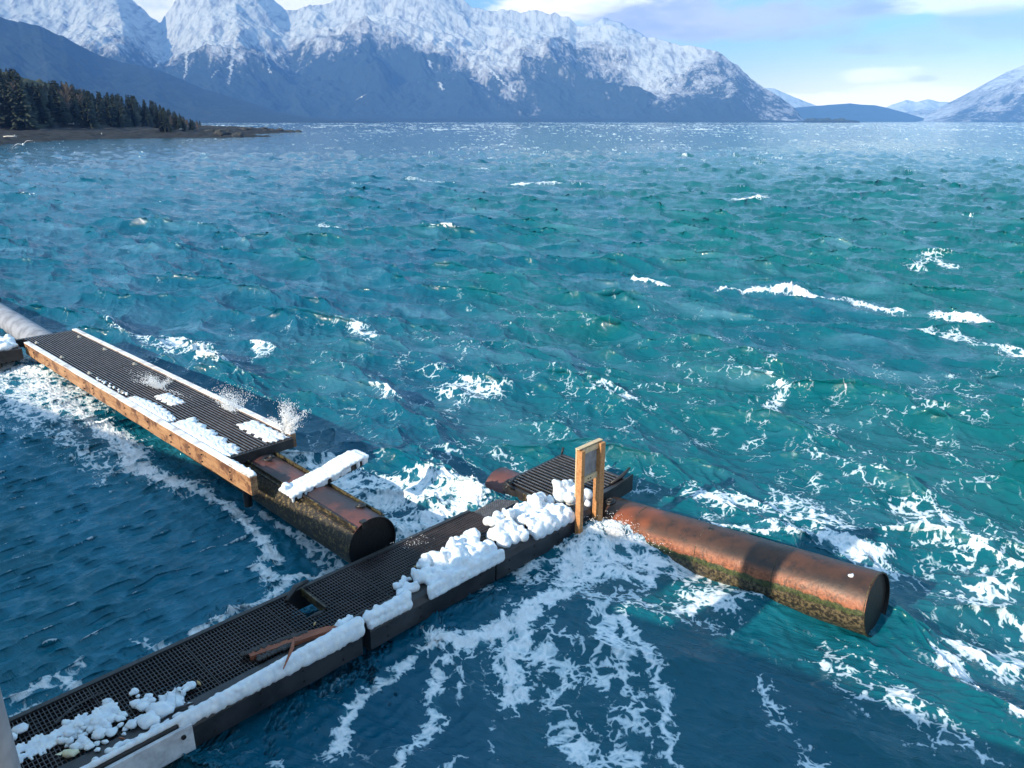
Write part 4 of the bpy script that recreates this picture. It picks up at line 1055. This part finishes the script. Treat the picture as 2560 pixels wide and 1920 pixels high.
chip(6.55, -8.66, .10, -.3, M_tan, 'orange bark scrap against the far side of the big knobbly ice heap', w_=.035)
chip(5.62, -8.16, .22, .62, M_red, 'thin red wood strip behind the short ice roll', w_=.014)
b = MB(); b.tube([W(2.28, -8.30, .53), W(2.66, -8.17, .55)], [.028, .016], 5); tag(b.build('dark_stick', M_barkd, None), 'dark flat stick between white ice pieces on the near walkway', 'stick')
b = MB(); b.tube([W(1.35, -9.05, .52), W(1.6, -9.16, .54), W(1.95, -9.22, .52)], [.012, .016, .010], 5); tag(b.build('dark_stick', M_barkd, None), 'thin brown curved twig near the far side of the near walkway end', 'stick')
b = MB(); b.tube([W(5.0, -8.24, .53), W(5.2, -8.22, .56), W(5.45, -8.17, .58)], [.03, .035, .012], 6); tag(b.build('dark_stick', M_barkd, None), 'black ragged stick at the fender gap above the thick ice roll', 'stick')
M_shell = simple("yellow_shell", (.62, .56, .34), (.80, .76, .58), 12, .5)
b = MB(); p = W(1.33, -8.40, ZD + .035); vs = []
lump(b, p, (.10, .055, .04), 5, n=2); b.add([p + np.array([-.16, -.02, 0]), p + np.array([-.08, .03, .01]), p + np.array([-.08, -.04, .01])], [(0, 1, 2)])
tag(b.build('shell', M_shell, None, True), 'yellowish pointed oval shell on the grating in the bottom left corner', 'shell')
# loose ice pieces
def piece(u, v, s, seed, lab, grp):
    b = MB(); r_ = random.Random(seed); c = W(u, v, ZD + .45 * s)
    lump(b, c, (s * r_.uniform(.8, 1.3), s * r_.uniform(.7, 1.1), s * r_.uniform(.4, .75)), seed, n=2)
    return tag(b.build('ice_piece', M_ice, None, True), lab, 'ice', grp)
k = 0
for i in range(74):
    t = rr.random(); u = 1.30 + 1.02 * t; vc = -8.62 + .14 * t; v = vc + rr.gauss(0, .12 + .05 * t)
    if v > -8.13 or v < -9.0: continue
    b = piece(u, v, rr.uniform(.028, .072), 200 + i, 'white ice piece in the loose heap on the near walkway end', 'loose ice heap on the near walkway'); b.location.z += rr.uniform(0, .04)
piece(2.16, -8.27, .12, 301, 'large pale ice slab at the right end of the loose heap', None); piece(2.32, -8.34, .12, 302, 'large flat ice slab beside the dark stick', None)
for (u, v, s, lab) in ((1.04, -9.22, .07, 'small ice piece by itself near the far edge of the walkway, bottom left'), (.93, -9.16, .06, 'ice piece at the frame edge beside the steel pile'), (1.92, -9.0, .055, 'single ice piece behind the loose heap'), (1.50, -8.43, .075, 'squat ice piece right beside the yellowish shell'), (1.60, -8.36, .045, 'tiny ice piece right of the squat one by the shell'), (2.62, -8.20, .05, 'small ice piece right of the dark stick'), (1.45, -8.97, .045, 'ice crumb on the far side of the loose heap')):
    piece(u, v, s, int(u * 100), lab, None)
sheet(lambda t: 2.40 - .02 * t, lambda t: 2.64 - .02 * t, -8.64, -8.28, 'square frozen ice patch on the grating right of the loose heap', lambda u, v: 0, ZD + .002, n=14)
bl = field(2.62, 2.80, -8.55, -8.42, 12, .02, .045, ZD + .03, .03); ice('ice_chunk', bl, 'star shaped ice cluster right of the square ice patch', 'ice', vox=.014)
bl = [B6(1.5 + .05 * i, -8.12 + rr.uniform(-.03, .02), ZD + .02, rr.uniform(.02, .045)) for i in range(24) if rr.random() < .7]; ice('ice_strip', bl, 'crumbly ice line along the inside of the near walkway edge', 'ice', vox=.014)
# ice caught on the bars
bl = []; seedr = random.Random(8)
for i in range(36):
    u = .36 + i * .046; w0, w1 = -8.97 + .05 * seedr.uniform(-1, 1) + .03 * math.sin(i * .7), -8.66 + .06 * seedr.uniform(-1, 1)
    if seedr.random() < .10: w1 = (w0 + w1) / 2
    for k in range(9):
        t = k / 8; bl.append(B6(u + seedr.uniform(-.006, .006), w0 + (w1 - w0) * t, ZD + .004 + seedr.uniform(0, .008), .017 + .010 * math.sin(t * 3.14) + seedr.uniform(0, .004), .020))
    if seedr.random() < .6: bl.append(B6(u + .023, seedr.uniform(w0, w1), ZD + .006, .026, .018))
    if seedr.random() < .35: bl.append(B6(u + .02, seedr.uniform(-8.85, -8.7), ZD + .02, .05, .03))
ice('bar_ice', bl, 'ribbed band of ice frozen on the grating bars in the bottom left', 'ice', vox=.012, knobs=0)

# ------------------------------------------------------------------ spray
M_spray = simple("spray_drops", (.85, .88, .92), (.95, .95, .95), 3, .5, 0)
def spray(u, v, z, n, h, wu, wv, lean, label, seed, s0=.004, s1=.014):
    b = MB(); r_ = random.Random(seed)
    jets = [(r_.gauss(0, wu * 1.5), r_.gauss(0, wv * 1.5), r_.uniform(.45, 1.15)) for _ in range(11)]
    for i in range(n):
        t = r_.random() ** 1.3; sp_ = .15 + .55 * t; jt = jets[r_.randrange(11)]
        if r_.random() < .42:
            x = W(u + jt[0] * t + r_.gauss(0, wu) * .5 * sp_ + lean[0] * t * t, v + jt[1] * t + r_.gauss(0, wv) * .5 * sp_ + lean[1] * t * t, z + h * jt[2] * (t - .25 * t * t) + r_.gauss(0, .02))
            s = r_.uniform(s0, s1) * (1.2 - .6 * t)
            b.add([x + np.array(q_) * s for q_ in ((1, 0, 0), (-1, 0, 0), (0, 1, 0), (0, -1, 0), (0, 0, 1.6), (0, 0, -1.6))], [(0, 2, 4), (2, 1, 4), (1, 3, 4), (3, 0, 4), (2, 0, 5), (1, 2, 5), (3, 1, 5), (0, 3, 5)])
            continue
        x = W(u + r_.gauss(0, wu) * sp_ + lean[0] * t, v + r_.gauss(0, wv) * sp_ + lean[1] * t, z + h * t * r_.uniform(.5, 1.0))
        s = r_.uniform(s0, s1) * (1.25 - .7 * t)
        b.add([x + np.array(q_) * s for q_ in ((1, 0, 0), (-1, 0, 0), (0, 1, 0), (0, -1, 0), (0, 0, 1.2), (0, 0, -1.2))], [(0, 2, 4), (2, 1, 4), (1, 3, 4), (3, 0, 4), (2, 0, 5), (1, 2, 5), (3, 1, 5), (0, 3, 5)])
    o = b.build('sea_spray', M_spray, None, recalc=False)
    return tag(o, label, 'spray', 'bursts of spray over the left dock', 'stuff')
spray(7.25, -13.95, 1.05, 5200, .85, .12, .20, (.05, .1), 'tallest white burst of spray at the far corner of the left dock', 1)
spray(7.1, -16.3, .95, 2600, .65, .14, .50, (.15, -.2), 'scattered burst of spray in the middle of the three over the left dock', 2, .004, .013)
spray(6.65, -19.3, .93, 2200, .36, .16, .40, (-.1, -.2), 'low burst of spray landing on the ribbed deck, leftmost of the three', 3, .004, .014)
spray(6.95, -9.4, .15, 2200, .45, .24, .14, (.1, .1), 'froth thrown up at the open end of the barnacled pipe', 4, .004, .013)
spray(9.95, -7.35, .25, 1400, .34, .12, .35, (0, .1), 'froth thrown up between the sign and the rusty pipe', 5, .004, .012)

# ------------------------------------------------------------------ gulls
M_gull = simple("gull_feathers", (.80, .80, .80), (.90, .90, .90), 20, .7, 0); M_gullw = simple("gull_wing", (.58, .60, .64), (.85, .85, .86), 6, .7, 0); M_beak = simple("gull_beak", (.6, .38, .06), (.7, .45, .1), 9, .5, 0)
def gull(loc, rz, roll, up, label, sc=1.0):
    t = thing('gull', label, 'gull', loc); t.rotation_euler = (0, roll, rz); t.scale = (sc, sc, sc)
    def loc_build(b, name, mat):
        me_ = bpy.data.meshes.new(name); me_.from_pydata([tuple(p) for p in b.v], [], b.f); me_.shade_smooth(); me_.materials.append(mat)
        o = bpy.data.objects.new(name, me_); COL.objects.link(o); o.parent = t; return o
    b = MB(); b.tube([(0, -.34, .02), (0, -.26, .01), (0, -.15, 0), (0, 0, 0), (0, .13, .02), (0, .20, .05), (0, .25, .06), (0, .30, .055)], [.03, .035, .06, .078, .062, .04, .042, .018], 12)
    b.add([(-.03, -.28, .015), (.03, -.28, .015), (.07, -.46, .02), (0, -.48, .03), (-.07, -.46, .02)], [(0, 1, 2, 3, 4)])
    loc_build(b, 'body', M_gull)
    b = MB(); b.tube([(0, .29, .055), (0, .36, .04)], [.014, .004], 6); loc_build(b, 'beak', M_beak)
    for s in (-1, 1):
        b = MB(); st = [(.04, .12, -.10, 0, .02), (.30, .15, -.07, up * .30, .015), (.48, .08, -.10, up * .30 - .02, .010), (.72, -.10, -.16, up * .15 - .05, .004)]
        vs = []
        for (x, f, r_, z, th) in st: vs += [(s * x, f, .03 + z), (s * x, r_, .025 + z), (s * x, (f + r_) / 2, .03 + z + th)]
        b.add(vs, [(i * 3 + k, i * 3 + (k + 1) % 3, i * 3 + 3 + (k + 1) % 3, i * 3 + 3 + k) for i in range(3) for k in range(3)]); loc_build(b, 'wing', M_gullw)
    return t
def along(px, py, d):
    r_ = ray(px, py); k_ = d / math.hypot(r_[0], r_[1]); return (r_[0] * k_, r_[1] * k_, EYE + r_[2] * k_)
gull(along(58, 362, 70), R(30), R(-18), .5, 'white gull with bent wings low over the water by the beach')
gull(along(904, 243, 95), R(200), R(28), .1, 'white gull gliding with wings tilted in front of the dark mountain')

# ------------------------------------------------------------------ the pier the picture is taken from, and its pile
M_conc = simple("pier_concrete", (.22, .22, .22), (.34, .34, .33), 1.5, .85)
M_pile = simple("grey_steel_pile", (.16, .18, .21), (.26, .28, .31), 2.5, .5, .2, .01)
nrm_, edg = np.array([.53, .848, 0]), np.array([.848, -.53, 0])
PR = thing('pier', 'grey concrete pier deck edge under the viewpoint', 'pier', (0, 0, 0))
b = MB()
c = [nrm_ * .08 - edg * 60, nrm_ * .08 + edg * 40, nrm_ * -14 + edg * 40, nrm_ * -14 - edg * 60]
b.hexa([x + [0, 0, 4.4] for x in c] + [x + [0, 0, 5.0] for x in c]); b.build('deck', M_conc, PR)
b = MB()
p0, p1 = edg * -9.6, edg * -7.7
b.hexa([x + [0, 0, z_] for z_ in (5.0, 6.12) for x in (p0 + nrm_ * .08, p1 + nrm_ * .08, p1 - nrm_ * .3, p0 - nrm_ * .3)]); b.build('shade_block', M_conc, PR)  # unseen block added on the deck edge to shade the water by the sign
for s in np.arange(-50, 40, 6):
    for q_ in (-1.2, -7, -13):
        p = nrm_ * q_ + edg * s; b = MB(); b.tube([p + [0, 0, -3], p + [0, 0, 4.4]], .28, 14); b.build('pile', M_pile, PR, True)
pe = np.array(ray(22, 1800)); pe = np.array([0, 0, EYE]) + pe * ((3.0 - EYE) / pe[2])
tv = np.array([pe[0], pe[1], 0]); tv /= np.linalg.norm(tv); pc = pe + np.array([-tv[1], tv[0], 0]) * .30
b = MB(); b.tube([(pc[0], pc[1], -3), (pc[0], pc[1], 6.6)], .30, 40); b.torus((pc[0], pc[1], 6.6), (0, 0, 1), .29, .02, 40, 6)
tag(b.build('steel_pile', M_pile, None, True), 'smooth grey steel pile at the very bottom left corner', 'pile')

# ------------------------------------------------------------------ air
hm = bpy.data.materials.new("haze_air"); hm.use_nodes = True
nt = hm.node_tree; nt.nodes.clear(); g = G(nt)
out = nt.nodes.new('ShaderNodeOutputMaterial')
pv = g.n('ShaderNodeVolumePrincipled'); pv.inputs['Color'].default_value = (.17, .40, 1.0, 1); pv.inputs['Density'].default_value = 7.5e-5; pv.inputs['Anisotropy'].default_value = -0.35; pv.inputs['Absorption Color'].default_value = (.16, .30, 1, 1)
nt.links.new(pv.outputs[0], out.inputs['Volume'])
b = MB(); b.box((0, 5700, 850), (9500, 6100, 853.5)); hzo = b.build('haze', hm, None)
tag(hzo, kind='stuff')
